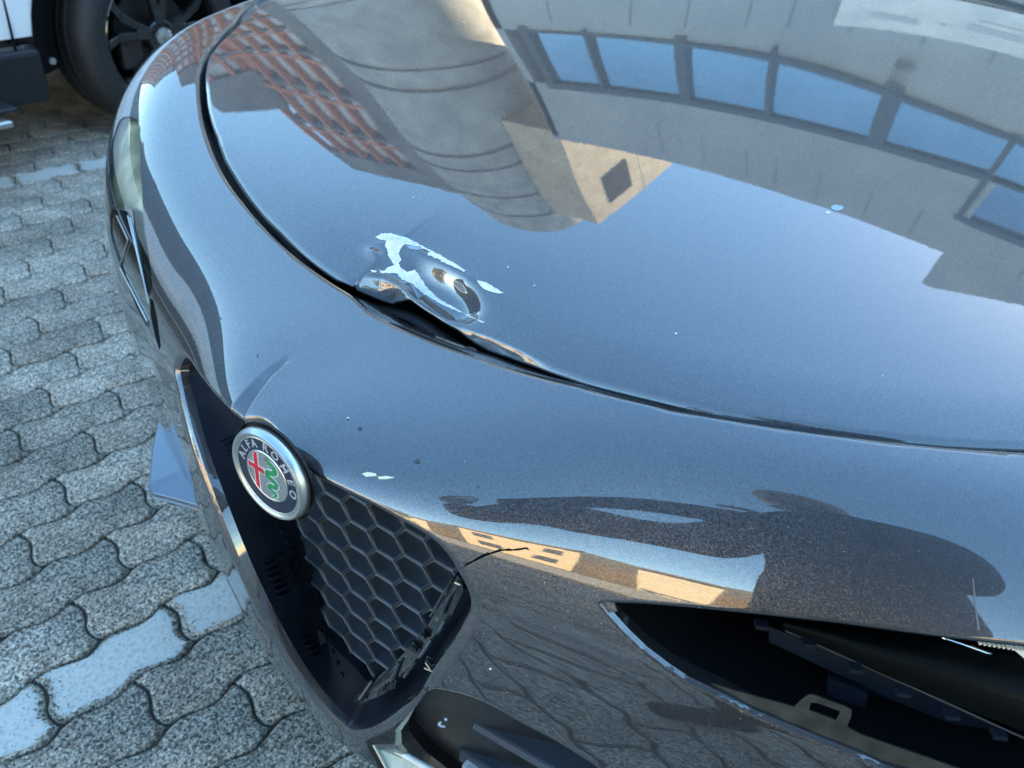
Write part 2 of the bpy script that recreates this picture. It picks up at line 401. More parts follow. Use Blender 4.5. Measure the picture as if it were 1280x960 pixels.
# --- bonnet mesh with the crash damage
def hxy(px, py): return cast_hood(px, py)[:2]
dA, dB = hxy(470, 318), hxy(640, 425)
e1 = (dB - dA) / np.linalg.norm(dB - dA); e2 = np.array([-e1[1], e1[0]])
if e2[0] < 0: e2 = -e2
print('dent length', np.linalg.norm(dB - dA))
def duv(px, py): d = hxy(px, py) - dA; return d @ e1, d @ e2
RID = np.array([duv(*p) for p in [(436, 346), (455, 336), (478, 338), (497, 346), (520, 364), (560, 391), (610, 409), (650, 428), (690, 451), (720, 468)]])
RIM = np.array([duv(*p) for p in [(468, 300), (500, 300), (540, 318), (580, 342), (615, 362), (640, 380)]])
EDG = np.array([[(h[:2] - dA) @ e1, (h[:2] - dA) @ e2] for h in HE[16:29]]); EDROP = DROP[16:29]; o_ = np.argsort(EDG[:, 0]); EDG = EDG[o_]; EDROP = EDROP[o_]
c0 = np.array(duv(553, 352)); cax = np.array(duv(612, 392)) - np.array(duv(497, 313)); cax /= np.linalg.norm(cax)
def dent(X, Y):
    P = np.c_[X - dA[0], Y - dA[1]]; u = P @ e1; v = P @ e2; L_ = .105
    rid = np.interp(u, RID[:, 0], RID[:, 1]); edg = np.interp(u, EDG[:, 0], EDG[:, 1])
    along = 1 / (1 + np.exp(-(u + .012) / .004)) * 1 / (1 + np.exp((u - .115) / .010))
    z = np.zeros_like(u)
    # front edge rolled down from the ridge line to the torn edge
    w = np.clip((rid - v) / np.maximum(rid - edg, .004), 0, 1.3)
    z -= np.interp(u, EDG[:, 0], EDROP, left=0, right=0) * w ** 1.25
    # ridge itself stands proud
    z += along * .004 * np.exp(-((v - rid) / .0045) ** 2) * np.clip(1 - w, 0, 1)
    # crater behind it
    q = np.c_[u, v] - c0; s = q @ cax; t = q @ np.array([-cax[1], cax[0]])
    rr = np.sqrt((s / .042) ** 2 + (t / .0150) ** 2)
    z -= .0145 / (1 + np.exp(np.clip((rr - 1) / .13, -50, 50)))
    # front edge of the panel rolled over
    rr_ = np.hypot(X - CX, Y); an = np.arctan2(Y, CX - X); de = np.clip(r_hood(an) - rr_, 0, None)
    z -= .0042 * np.clip(1 - de / .045, 0, 1) ** 2 * np.clip((R_(30) - an) / R_(12), 0, 1) * np.clip((an + R_(60)) / R_(20), 0, 1)
    # upper rim
    rim = np.interp(u, RIM[:, 0], RIM[:, 1])
    al = np.exp(-np.clip(np.abs(u - .045) - .045, 0, None) ** 2 / .012 ** 2)
    z += al * .0022 * np.exp(-((v - rim) / .005) ** 2)
    # broad bending of the panel round the blow
    z -= .0085 * np.exp(-((u - .05) / .12) ** 2 - ((v - rid) / .05) ** 2)
    # creases
    z += .0035 * np.exp(-(((u + .006) / .012) ** 2 + ((v - .002) / .005) ** 2))
    return z
na, ns = 1500, 300
aa = np.linspace(-R_(112), R_(112), 1100)
fa = np.linspace(min(np.arctan2(HE[15:29, 1], CX - HE[15:29, 0])) , max(np.arctan2(HE[15:29, 1], CX - HE[15:29, 0])), 420)
aa = np.unique(np.r_[aa[(aa < fa[0]) | (aa > fa[-1])], fa])
re_ = r_hood(aa); ex, ey = CX - re_ * np.cos(aa), re_ * np.sin(aa)
ss = np.r_[np.linspace(0, .10, 110), np.linspace(.10, 1, 130)[1:]]
GX = ex[:, None] * (1 - ss) + 1.32 * ss; GY = ey[:, None] * (1 - ss * .04)
def hood_full(X, Y):
    z = hood(X, Y) + dent(X, Y)
    return z
GZh = hood_full(GX.ravel(), GY.ravel())
HV = np.c_[GX.ravel(), GY.ravel(), GZh]
# soften the very edge (hem radius) and hang the folded hem below it
nA, nS = len(aa), len(ss)
HV = HV.reshape(nA, nS, 3)
outw = np.c_[-np.cos(aa), np.sin(aa), 0 * aa]
dist_e = np.linalg.norm(HV - HV[:, :1], axis=2); HV[..., 2] -= .0022 * np.clip(1 - dist_e / .006, 0, 1) ** 2
hv = [HV.reshape(-1, 3)]; F = gridF(nA, nS)
hem = [HV[:, 0] + outw * .0006 + [0, 0, -.0012], HV[:, 0] + [0, 0, -.003], HV[:, 0] - outw * .004 + [0, 0, -.0042], HV[:, 0] - outw * .022 + [0, 0, -.0045], HV[:, 0] - outw * .03 + [0, 0, -.02]]
base = nA * nS; Vh = np.concatenate(hv + hem)
prev = [i * nS for i in range(nA)]
for k in range(len(hem)):
    cur = [base + k * nA + i for i in range(nA)]
    F += [(prev[i], prev[i + 1], cur[i + 1], cur[i]) for i in range(nA - 1)]; prev = cur
hood_o = mesh('bonnet', Vh, F, PAINT, car, True)
hood_o.data.flip_normals() if hood_o.data.polygons[5].normal.z < 0 else None
HOOD_BVH = BVHTree.FromPolygons([tuple(v) for v in Vh], F)

# --- nose skin with apertures
SH_PX = [(229.4, 446.4), (220, 457), (219, 468), (223, 486), (230.5, 517.5), (238, 548), (245, 570), (250, 590), (266, 625), (284, 675), (300, 716), (319, 753), (341, 800), (358.6, 828), (382, 863), (401, 889), (417, 908), (436, 917), (459, 915), (480, 905), (501.6, 889), (520, 875), (534, 851.4), (548, 830), (565, 807), (583.6, 774), (587.5, 762), (586.5, 750), (582.7, 739), (575, 725), (565, 707), (552, 690), (538, 677), (520, 665), (500, 654), (469, 636), (437.5, 620), (410, 606), (386, 592), (368, 575), (352, 552), (333, 531), (318, 525), (300, 527), (289, 518), (273, 502), (251, 476)]
LH_PX = [(757, 757), (800, 758), (860, 762), (950, 771), (1050, 782), (1180, 799), (1280, 810), (1380, 824), (1500, 850), (1560, 905), (1500, 985), (1400, 1010), (1290, 1005), (1190, 985), (1105, 960), (1070, 944), (1026, 927), (982, 909), (939, 890), (895, 866), (860, 849), (836, 833), (808, 812), (785, 790), (768, 771)]
LENS_PX = [(143, 168), (150, 150), (163, 146), (176, 160), (177, 232), (181, 289), (186, 318), (191, 355), (187, 371), (181, 350), (176, 318), (168, 285), (165, 262), (150, 258), (140, 256), (136, 235), (137, 205), (139, 184)]
DRL_PX = [(140, 262), (152, 263), (163, 268), (172, 300), (181, 345), (186, 372), (188, 404), (184, 408), (170, 384), (158, 352), (146, 318), (138, 290)]
SLIT_PX = [(188, 372), (192, 376), (197, 400), (201, 432), (199, 438), (194, 420), (189, 395)]
shp = N2(SH_PX)
for _ in range(5):
    q_ = shp.copy(); q_[3:17] = .25 * shp[2:16] + .5 * shp[3:17] + .25 * shp[4:18]; shp = q_
sh2 = smooth_curve(shp, 3, True); lh2 = N2(LH_PX); lens2 = smooth_curve(N2(LENS_PX), 2, True); drl2 = smooth_curve(N2(DRL_PX), 2, True); slit2 = N2(SLIT_PX)
hpa = densify(np.array(H_PX, float), 2.0, False)
F_PX = [tuple(np.array(q) + (hpa[np.argmin(((hpa - q) ** 2).sum(1))] - q) * (.24 if q[0] < 440 and q[1] < 376 else (.10 if q[0] > 700 else 0))) for q in F_PX]
f2 = N2(F_PX)[::-1]                                     # from left side of the car to its right side
EXT = R_(110) * SP
tl = np.interp([0], [0], [f2[0][1]])[0]; tr = f2[-1][1]
top = [(-EXT, tl * .8)] + [(-R_(a) * SP, tl) for a in (95, 80, 65, 50, 40) if -R_(a) * SP < f2[0][0] - .02] + [tuple(p) for p in f2] + [(R_(a) * SP, tr) for a in (40, 50, 60, 70, 80, 95) if R_(a) * SP > f2[-1][0] + .02] + [(EXT, tr * .8)]
outer2 = np.array(top + [(EXT, .99 * STT), (-EXT, .99 * STT)])
print('shield phi/t', sh2.min(0), sh2.max(0), 'F', f2.min(0), f2.max(0))
# lower intake on the left of the plate
IN_PX = [(537, 867), (560, 868), (590, 876), (625, 893), (650, 908), (700, 935), (760, 975), (800, 1010), (700, 1060), (560, 990), (500, 935), (508, 905), (522, 882)]
in2 = smooth_curve(N2(IN_PX), 2, True)
holes = [sh2, lh2, lens2, drl2, slit2, in2]
# flat-rolled skin near apertures and folds from the crash
edge_open = [densify(h, .004) for h in (sh2, in2)]
lh_top = densify(lh2, .004); f_line = densify(np.array(top), .004, False)
def d_edges(p, t, P):
    Q = np.c_[np.asarray(p) * SP, np.asarray(t) * STT]; d = np.zeros(len(Q))
    for e, w, h in ((edge_open[0], .008, .0048), (lh_top, .006, .0035), (edge_open[1], .007, .004)):
        lo, hi = e.min(0) - w, e.max(0) + w; k = (Q[:, 0] > lo[0]) & (Q[:, 0] < hi[0]) & (Q[:, 1] > lo[1]) & (Q[:, 1] < hi[1])
        if k.any(): d[k] -= h * np.clip(1 - dist_poly(Q[k], e) / w, 0, 1) ** 2
    k = Q[:, 1] < .09
    if k.any(): d[k] -= .0018 * np.clip(1 - dist_poly(Q[k], f_line, False) / .0035, 0, 1) ** 2
    return d
fold = N2([(300, 521), (318, 490), (339, 463), (365, 441)])
def d_fold(p, t, P):
    Q = np.c_[np.asarray(p) * SP, np.asarray(t) * STT]; d = np.zeros(len(Q)); a, b = fold[0], fold[-1]; u = (b - a) / np.linalg.norm(b - a); n = np.array([-u[1], u[0]])
    k = np.linalg.norm(Q - (a + b) / 2, axis=1) < .09
    if k.any():
        q = Q[k] - a; s = q @ u / np.linalg.norm(b - a)
        cx = np.interp(s, np.linspace(0, 1, 4), (fold - a) @ n); v = (q @ n) - cx
        amp = np.clip(1 - s, 0, 1) ** .8 * np.clip((s + .3) / .3, 0, 1)
        W = .0012 + .014 * np.clip(1 - s, 0, 1)
        d[k] = -.0088 * amp * np.where(v > 0, np.clip(1 - v / W, 0, 1) ** .85, np.exp(-(v / .0012) ** 2))
    return d
def d_wave(p, t, P):   # panel buckled near the fold and under the blow
    d = -.003 * np.exp(-((P[:, 0] - .07) / .05) ** 2 - ((P[:, 1] - .04) / .05) ** 2 - ((P[:, 2] - .85) / .06) ** 2)
    return d + .0006 * np.sin(P[:, 1] * 38 + 1) * np.exp(-((P[:, 2] - .7) / .09) ** 2)
DISP += [d_edges, d_fold, d_wave]
fz0, fz1 = min(lh2[:, 1].min(), sh2[:, 1].min()) - .06, max(sh2[:, 1].max(), lh2[:, 1].max()) + .01
xl = N2([(1290, 900)])[0][0]
fine_poly = np.array([(xl, fz0), (sh2[:, 0].max() + .03, fz0), (sh2[:, 0].max() + .03, fz1), (xl, fz1)])
V2, T2, loops = fill(outer2, holes, .0042, fine_poly, .0021)
print('skin pts', len(V2))
Pn = nose(V2[:, 0] / SP, V2[:, 1] / STT); Nn = nose_n(V2[:, 0] / SP, V2[:, 1] / STT)
T2 = orient(Pn, T2, Nn)
skin = mesh('front_bumper', Pn, T2, PAINT, car, True)
SKIN_BVH = BVHTree.FromPolygons([tuple(v) for v in Pn], [tuple(t) for t in T2])
LP = [Pn[l] for l in loops]; LN = [Nn[l] for l in loops]
def toward(loop, depth, lat):   # return flange of an aperture
    c = loop.mean(0)
    return c
# inner return flanges
fl = MB()
top_n = len(densify(outer2, .0042))
isT = [i for i in range(len(LP[0])) if V2[loops[0][i]][1] < .12 * 1.2 and abs(V2[loops[0][i]][0]) < EXT * .995]
tl_, tn_ = LP[0][isT], LN[0][isT]; rad = np.c_[tl_[:, 0] - CX, tl_[:, 1], 0 * tl_[:, 0]]; rad /= np.linalg.norm(rad, axis=1)[:, None]
tph = np.degrees(np.arctan2(tl_[:, 1], CX - tl_[:, 0])); kk = (np.clip((tph + 24) / 6, 0, 1) * np.clip((8 - tph) / 5, 0, 1))[:, None]
D_ = lambda a, b: tl_ - rad * a - np.array([0, 0, 1.0]) * b
open_strip(fl, [tl_, D_(.0006, .0010), D_(.0016, .0024 * kk + .004 * (1 - kk)), D_(.009, .0036 * kk + .011 * (1 - kk)), D_(.020 * kk + .013 * (1 - kk), .0075 * kk + .014 * (1 - kk)), D_(.026 * kk + .018 * (1 - kk), .020)])
sharp(fl.build('inner_flange', PAINT, skin), 60)
for o_, lp, ln in [('rim_return', LP[1], LN[1]), ('rim_return', LP[2], LN[2]), ('rim_return', LP[6], LN[6])]:
    q = MB(); dd = .008 if lp is LP[1] else .014
    strip(q, [lp, lp - ln * .0015, lp - ln * .004, lp - ln * dd]); sharp(q.build(o_, PAINT, skin), 60)

# --- what lies under the bonnet edge: seal channel and dark bay
bay = MB()
A_ = np.linspace(-R_(108), R_(108), 160)
def ring(rofs, zo):
    r = r_hood(A_) + rofs; x, y = CX - r * np.cos(A_), r * np.sin(A_)
    xe = CX - r_hood(A_) * np.cos(A_); ye = r_hood(A_) * np.sin(A_)
    ad = np.degrees(A_); low = np.clip((ad + 30) / 6, 0, 1) * np.clip((16 - ad) / 6, 0, 1)
    return np.c_[x, y, hood(xe, ye) + zo - .020 * low]
open_strip(bay, [ring(.012, -.018), ring(.0, -.030), ring(-.05, -.034), ring(-.12, -.06), ring(-.3, -.2)])
bay.build('engine_bay_lining', DARK, car, True)
seal = MB(); open_strip(seal, [ring(-.004, -.020), ring(-.006, -.0155), ring(-.010, -.014), ring(-.014, -.0155), ring(-.016, -.022)])
seal.build('rubber_seal', RUBBER, car, True)
latch = MB(); lc = cast_hood(590, 421) + [-.004, 0, -.017]
latch.lathe([(.0, .003), (.008, .003), (.0095, .001), (.0095, -.004), (.012, -.006), (.013, -.012)], 24, Matrix.Translation(lc) @ Matrix.Rotation(R_(-18), 4, 'Y'))
sharp(latch.build('rubber_buffer', RUBBER, car))

# --- shield grille
rim = LP[1]; rn = LN[1]
def inner_of(P):
    k = np.clip(P[:, 1] / .06, -1, 1); fy = np.where(P[:, 1] > 0, .66, .84)
    yi = np.where(P[:, 1] > 0, np.interp(P[:, 1], [0, .015, .047, .077, .10, .14, .20, .25], [0, .042, .072, .090, .100, .113, .132, .15]), P[:, 1] * fy)
    return np.c_[.080 + 0 * P[:, 0], yi, .802 - (.80 - P[:, 2]) * .885]
r1 = rim - rn * .008; inn = inner_of(rim)
fun = MB(); mid = r1 * .5 + inn * .5
strip(fun, [r1, r1 * .8 + inn * .2 + [.004, 0, 0], mid + [.006, 0, 0], inn * .98 + r1 * .02, inn + [.012, 0, 0]])
shield = sharp(fun.build('grille_surround', SATINPL, car), 50)
# ribs and clip seats moulded in the surround
def on_bvh(px, py, bvh, off=0):
    d = Vector(ray(px, py)).normalized(); l, n, i, s = bvh.ray_cast(Vector(CAM), d)
    if l is None: return None
    return l - d * off
SHIELD_BVH = BVHTree.FromPolygons(fun.V, [f for f in fun.F])
def seat(pts, name='clip_seat', h=.004, m=SATINPL):
    P = [on_bvh(x, y, SHIELD_BVH) for x, y in pts]
    if any(p is None for p in P): return
    n = (P[1] - P[0]).cross(P[2] - P[0]).normalized()
    if n.dot(Vector(CAM) - P[0]) < 0: n = -n
    b = MB(); k = len(P); b.add([p - n * .002 for p in P] + [p + n * h for p in P], [tuple(range(k)), tuple(range(k, 2 * k))] + [(i, (i + 1) % k, (i + 1) % k + k, i + k) for i in range(k)])
    return b.build(name, m, shield)
seat([(346, 693), (352, 695), (373, 738), (368, 742)])
seat([(397, 788), (404, 792), (407, 803), (400, 806)], h=.002, m=mat('scuffed_grey_plastic', (.03, .034, .036), .6))
for a in range(6): seat([(329 + a * 3.2, 706 + a * 7.6), (341 + a * 3.4, 700 + a * 7.8), (342 + a * 3.4, 702 + a * 7.8), (330 + a * 3.2, 708 + a * 7.6)], 'rib', .005)
for a in range(4): seat([(377 + a * 4, 799 + a * 7), (387 + a * 4, 795 + a * 6.4), (388 + a * 4, 797 + a * 6.4), (378 + a * 4, 801 + a * 7)], 'rib', .005)
for a in range(4): seat([(276 + a * 2, 549 + a * 6.4), (288 + a * 1.6, 545 + a * 6.4), (288 + a * 1.6, 547 + a * 6.4), (276 + a * 2, 551 + a * 6.4)], 'rib', .003)
for a in range(16):
    t = a / 15; x0, y0 = 336 + 90 * t ** .95, 640 + 200 * t ** 1.1
    seat([(x0, y0), (x0 + 3, y0), (x0 + 4.5, y0 + 5), (x0 + 1.5, y0 + 5)], 'tooth', .003)
# honeycomb insert
HC = mat('honeycomb_plastic', (.040, .052, .064), .34, 0, .3, .2)
hc = MB(); pw, ph = .0325, .0312
inn2 = inn[:, 1:]
cy0, cz0 = .004, .62
import itertools
for ci, ri in itertools.product(range(-7, 8), range(-9, 8)):
    cy, cz = cy0 + ci * pw, cz0 + ri * ph + (ci % 2) * ph / 2
    a = pw / 1.5
    hexp = [(cy + a * math.cos(R_(60 * k)), cz + a * math.sin(R_(60 * k)) * (ph / (math.sqrt(3) * a))) for k in range(6)]
    ins = inside(np.array(hexp + [(cy, cz)]), inn2.mean(0) + (inn2 - inn2.mean(0)) * 1.12)
    if ins.sum() < 2 or cz > .787: continue
    xf = lambda y, z: .086 + .10 * y * y + .03 * (z - .62) + .004
    def lp(s, dx, dz=0): return [(xf(y, z) + dx, cy + (y - cy) * s, cz + (z - cz) * s + dz) for y, z in hexp]
    strip(hc, [lp(1.0, .003), lp(.975, .0004), lp(.935, 0), lp(.90, .0006), lp(.875, .003), lp(.82, .016, -.001), lp(.55, .021, -.003)])
    n = len(hc.V); hc.F.append((n - 6, n - 5, n - 4, n - 3, n - 2, n - 1))
hco = sharp(hc.build('honeycomb_grille', HC, car), 50)
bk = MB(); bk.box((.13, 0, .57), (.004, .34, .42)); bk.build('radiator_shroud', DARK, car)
# broken-off clip carrier hanging on the left edge of the shield
carr = MB()
def Wp(px, py, x): p = atx(px, py, x); return Vector(p)
def slab(mb, pts, x, th=.004):
    P = [Wp(a, b, x) for a, b in pts]; k = len(P)
    mb.add([p for p in P] + [p + Vector((th, 0, 0)) for p in P], [tuple(range(k)), tuple(range(k, 2 * k))] + [(i, (i + 1) % k, (i + 1) % k + k, i + k) for i in range(k)])
slab(carr, [(569, 718), (576, 724), (578, 738), (560, 775), (536, 806), (505, 838), (480, 866), (452, 878), (446, 872), (470, 850), (500, 824), (530, 790), (556, 750)], .052, .006)
co = carr.build('clip_carrier', GLOSSBLK, car); bevel(co, .001)
cl = MB()
for a, b, r in [((575, 727), (562, 745), .0014), ((562, 745), (551, 772), .001), ((556, 776), (548, 790), .0012), ((566, 722), (538, 770), .0009), ((540, 800), (524, 822), .0016), ((520, 826), (505, 846), .0016), ((499, 828), (488, 858), .0012), ((465, 852), (451, 874), .0014), ((497, 832), (478, 851), .0008)]:
    cl.tube([Wp(*a, .049), Wp(*b, .049)], r, 6)
for k in range(6): cl.tube([Wp(472 + k * 4, 871 - k * 2.2, .048), Wp(475 + k * 4, 862 - k * 2.4, .048)], .0009, 5)
for k in range(4): cl.tube([Wp(446 + k * 2.6, 871 + k * 1.2, .048), Wp(443 + k * 2.6, 877 + k * 1.0, .048)], .0009, 5)
for a in ((527, 797), (516, 812), (535, 829)): cl.lathe([(0, 0), (.0035, 0), (.0035, .003), (.005, .003)], 12, Matrix.Translation(Wp(*a, .047)) @ Matrix.Rotation(R_(90), 4, 'Y'))
sharp(cl.build('metal_clips', GLOSSBLK, car))
pinm = MB()
WORN = mat('worn_metal', (.35, .35, .33), .4, .9)
for a, b in [((576, 731), (569, 728)), ((548, 771), (546, 776)), ((532, 828), (538, 836)), ((541, 839), (531, 835)), ((449, 874), (464, 852))]:
    pinm = MB(); pinm.tube([Wp(*a, .046), Wp(*b, .046)], .0011, 6); sharp(pinm.build('clip_pin', WORN, car))
# the wall to the left of the carrier, seen through the gap
gap = MB(); slab(gap, [(583, 745), (586, 762), (560, 812), (528, 860), (500, 885), (470, 893), (462, 880), (500, 866), (540, 815), (570, 765)], .085, .003)
gap.build('bracket_plate', BLACKPL, car)

# --- badge
bt = R_(1); bn = Vector((-math.cos(bt), 0, math.sin(bt))); bu = Vector((0, -1, 0)); bv = Vector((math.sin(bt), 0, math.cos(bt)))
BM = Matrix(((bu.x, bv.x, bn.x, .003), (bu.y, bv.y, bn.y, 0), (bu.z, bv.z, bn.z, .794), (0, 0, 0, 1)))
BMM = Matrix.Translation((0, 0, 0)) @ BM
rg = MB().lathe([(.0355, -.004), (.0380, -.001), (.0385, .003), (.0375, .0062), (.0364, .0076), (.0348, .0076), (.0334, .0066), (.0329, .0054)], 96, BMM)
badge = sharp(rg.build('badge', SILVER, car), 50)
B0M = BMM.copy(); BMM = BMM @ Matrix.Diagonal((1.095, 1.095, 1, 1))
back = MB().lathe([(.0001, -.004), (.0365, -.004), (.0375, -.001)], 64, BMM); back.build('badge_back', BLACKPL, badge)
NAVY = mat('navy_enamel', (.008, .014, .035), .35, 0, .25, .1)
MB().lathe([(.0192, .0060), (.0255, .0059), (.0302, .0055)], 96, BMM).build('navy_ring', NAVY, badge, True)
MB().lathe([(.0288, .00605), (.0292, .0064), (.0297, .0064), (.0301, .0060)], 96, BMM).build('ring_line', SILVER, badge, True)
MB().lathe([(.0186, .0062), (.0190, .0066), (.0196, .0066), (.0200, .0060)], 96, BMM).build('ring_line', SILVER, badge, True)
FIELD = noisy(mat('brushed_field', (.5, .5, .5), .35, .9), (.42, .43, .44), (.62, .62, .62), 900, bump=.4, dist=.0002)
MB().lathe([(.00001, .0061), (.0188, .0060)], 64, BMM).build('silver_field', FIELD, badge)
RED = mat('red_enamel', (.55, .01, .03), .35, 0, .2); GREEN = mat('green_enamel', (.0, .22, .08), .35, 0, .2); WHITE = mat('white_enamel', (.75, .77, .76), .3, 0, .6)
cr = MB(); cw = MB(); m_ = .001
cross = [(-12.0, 14.3), (-8.2, 16.6), (-8.2, 4.4), (-2.6, 4.4), (-2.6, .2), (-8.2, .2), (-8.2, -16.6), (-12.0, -14.3), (-12.0, .2), (-18.2, .2), (-17.8, 4.4), (-12.0, 4.4)]
cr.prism([(x * m_, y * m_) for x, y in cross], .0058, .0064, BMM)
cw.prism([(x * m_ * 1.0 + math.copysign(.0006, x + 10) * 1, y * m_ + math.copysign(.0006, y - 2)) for x, y in cross], .0058, .00625, BMM)
cw.build('cross_edge', WHITE, badge); cr.build('red_cross', RED, badge)
ser = smooth_curve([(2.0, 13.6), (6.8, 12.0), (8.8, 8.2), (5.0, 5.4), (1.0, 4.2), (.4, .8), (5.6, -.4), (9.2, -2.4), (7.6, -5.8), (2.8, -6.6), (1.4, -9.0), (5.0, -10.6), (8.2, -12.2), (6.0, -15.0), (3.6, -16.6)], 8)
sw = np.interp(np.linspace(0, 1, len(ser)), [0, .08, .3, .6, .85, 1], [1.6, 2.3, 2.1, 1.8, 1.3, .3])
def ribbon(pts, w, h0, h1):
    d = np.gradient(pts, axis=0); d /= np.linalg.norm(d, axis=1)[:, None]; n = np.c_[-d[:, 1], d[:, 0]]; b = MB()
    Lp = (pts + n * w[:, None]) * m_; Rq = (pts - n * w[:, None]) * m_; k = len(pts)
    V = [BMM @ Vector((x, y, h1)) for x, y in Lp] + [BMM @ Vector((x, y, h1)) for x, y in Rq] + [BMM @ Vector((x, y, h0)) for x, y in Lp] + [BMM @ Vector((x, y, h0)) for x, y in Rq]
    F = []
    for i in range(k - 1):
        F += [(i, i + 1, k + i + 1, k + i), (i, 2 * k + i, 2 * k + i + 1, i + 1), (k + i, k + i + 1, 3 * k + i + 1, 3 * k + i)]
    return b.add(V, F)
ribbon(ser, sw + .55, .0058, .00622).build('serpent_edge', WHITE, badge); ribbon(ser, sw, .0058, .00645).build('green_serpent', GREEN, badge)
crown = MB()
for i, x in enumerate((-.3, 1.6, 3.5)): crown.prism([((x) * m_, 14.2 * m_), ((x + 1.5) * m_, 14.2 * m_), ((x + .75) * m_, 16.6 * m_)], .0058, .0064, BMM)
crown.build('crown', GREEN, badge)
LET = mat('silver_lettering', (.8, .8, .8), .25, .7)
def letter(ch, ang, r=.0246, size=.0090, Mx=BMM, h=.0060, m=LET, parent=None, name='letter'):
    cu = bpy.data.curves.new(name, 'FONT'); cu.body = ch; cu.size = size; cu.extrude = .00025; cu.align_x = 'CENTER'; cu.align_y = 'CENTER'; cu.offset = .00012; cu.resolution_u = 3
    o = bpy.data.objects.new(name, cu); COL.objects.link(o); bpy.context.view_layer.update()
    me = bpy.data.meshes.new_from_object(o.evaluated_get(bpy.context.evaluated_depsgraph_get())); bpy.data.objects.remove(o)
    q = bpy.data.objects.new(name, me); COL.objects.link(q); me.materials.clear(); me.materials.append(m); q.parent = parent
    a = R_(ang); q.matrix_local = Mx @ Matrix.Translation((r * math.sin(a), r * math.cos(a), h)) @ Matrix.Rotation(-a, 4, 'Z')
    return q
for ch, a in zip('ALFAROMEO', (-76, -58, -41, -25, 2, 23, 47, 71, 94)): letter(ch, a, parent=badge)

# --- damage details laid on the bonnet and skin
def patch(name, pts, bvh, off, m, parent, step=2.0, smooth_=False, rag=0):
    P = np.array(pts, float)
    if rag:
        P = densify(P, 3.0); P = P + rng.normal(0, rag, P.shape)
    V, T, lo = fill(P, [], step)
    W3 = []
    for p in V:
        d = Vector(ray(*p)).normalized(); l, n, i, s = bvh.ray_cast(Vector(CAM), d)
        if l is None: l = Vector(atz(*p, .86)); n = Vector((0, 0, 1))
        if n.dot(d) > 0: n = -n
        W3.append(l + n * off)
    o = mesh(name, W3, T, m, parent, True)
    if len(o.data.polygons) and Vector(o.data.polygons[0].normal).dot(Vector(CAM) - W3[T[0][0]]) < 0: o.data.flip_normals()
    return o
def sub(ox, oy, k, pts): return [(ox + x / k, oy + y / k) for x, y in pts]
upper = sub(420, 280, 5.82, [(285, 102), (330, 72), (400, 70), (470, 90), (530, 108), (600, 145), (680, 190), (760, 230), (840, 275), (900, 310), (950, 345), (930, 347), (870, 320), (800, 290), (765, 272), (770, 262), (720, 250), (690, 232), (670, 235), (665, 212), (690, 205), (600, 165), (540, 155), (500, 150), (480, 168), (465, 190), (458, 225), (478, 262), (455, 285), (470, 320), (520, 352), (545, 345), (572, 332), (600, 365), (615, 400), (640, 420), (650, 450), (690, 490), (730, 530), (790, 570), (850, 605), (930, 645), (1010, 690), (1090, 718), (1070, 722), (960, 672), (940, 650), (890, 640), (780, 592), (690, 540), (640, 510), (570, 455), (560, 440), (480, 405), (440, 360), (380, 362), (330, 356), (315, 338), (350, 345), (380, 318), (425, 300), (400, 262), (375, 230), (378, 200), (360, 160), (365, 125), (320, 115)])
patch('bare_primer', upper, HOOD_BVH, .0004, PRIMER, hood_o, 1.2, rag=.35)
patch('bare_primer', sub(420, 280, 5.82, [(1030, 410), (1080, 425), (1150, 460), (1200, 492), (1225, 503), (1180, 510), (1110, 490), (1060, 462), (1035, 430)]), HOOD_BVH, .0004, PRIMER, hood_o, 1.2, rag=.3)
patch('bare_primer', sub(420, 280, 5.82, [(250, 335), (280, 338), (300, 345), (285, 356), (265, 352)]), HOOD_BVH, .0004, PRIMER, hood_o, 1.0)
SCUFF = mat('scuffed_paint', (.30, .38, .44), .45, .3, .4, .2)
patch('scuff', sub(420, 280, 5.82, [(510, 158), (580, 160), (650, 182), (600, 190), (540, 182)]), HOOD_BVH, .0003, SCUFF, hood_o, 1.2)
chips = [(1046, 260, 9, 4, HOOD_BVH, hood_o), (1035, 266, 3.5, 2, HOOD_BVH, hood_o), (845, 417, 1.6, 1.2, HOOD_BVH, hood_o), (635, 334, 1.4, .9, HOOD_BVH, hood_o), (668, 357, 1.3, 1.0, HOOD_BVH, hood_o), (1103, 470, 1, .8, HOOD_BVH, hood_o), (517, 247, 1, .8, HOOD_BVH, hood_o), (580, 28, 1.2, .9, HOOD_BVH, hood_o)]
for x, y, a, b, bv_, pr in chips:
    k = [(x + a * math.cos(q) * random.uniform(.75, 1.1), y + b * math.sin(q) * random.uniform(.75, 1.1)) for q in np.linspace(0, 2 * math.pi, 13)[:-1]]
    patch('stone_chip', k, bv_, .0003, PRIMER if a < 5 else mat('dried_splash', (.30, .42, .48), .35, 0, .5), pr, 1.0)
CHIPD = mat('dark_chip', (.05, .055, .06), .6)
for x, y, a, b in [(522, 577, 4.5, 3.5), (450, 536, 4, 2), (435, 524, 2, 2), (598, 608, 2.4, 1.8), (276, 398, 1.3, 1.6), (322, 444, 1.2, 2), (692, 627, 3, 2), (715, 634, 4, 2.4), (860, 583, 2, 1.2), (783, 668, 4, 3), (714, 648, 2, 1.2)]:
    k = [(x + a * math.cos(q) * random.uniform(.5, 1.1), y + b * math.sin(q) * random.uniform(.5, 1.1)) for q in np.linspace(0, 2 * math.pi, 12)[:-1]]
    patch('stone_chip', k, SKIN_BVH, .0003, CHIPD, skin, 1.0)
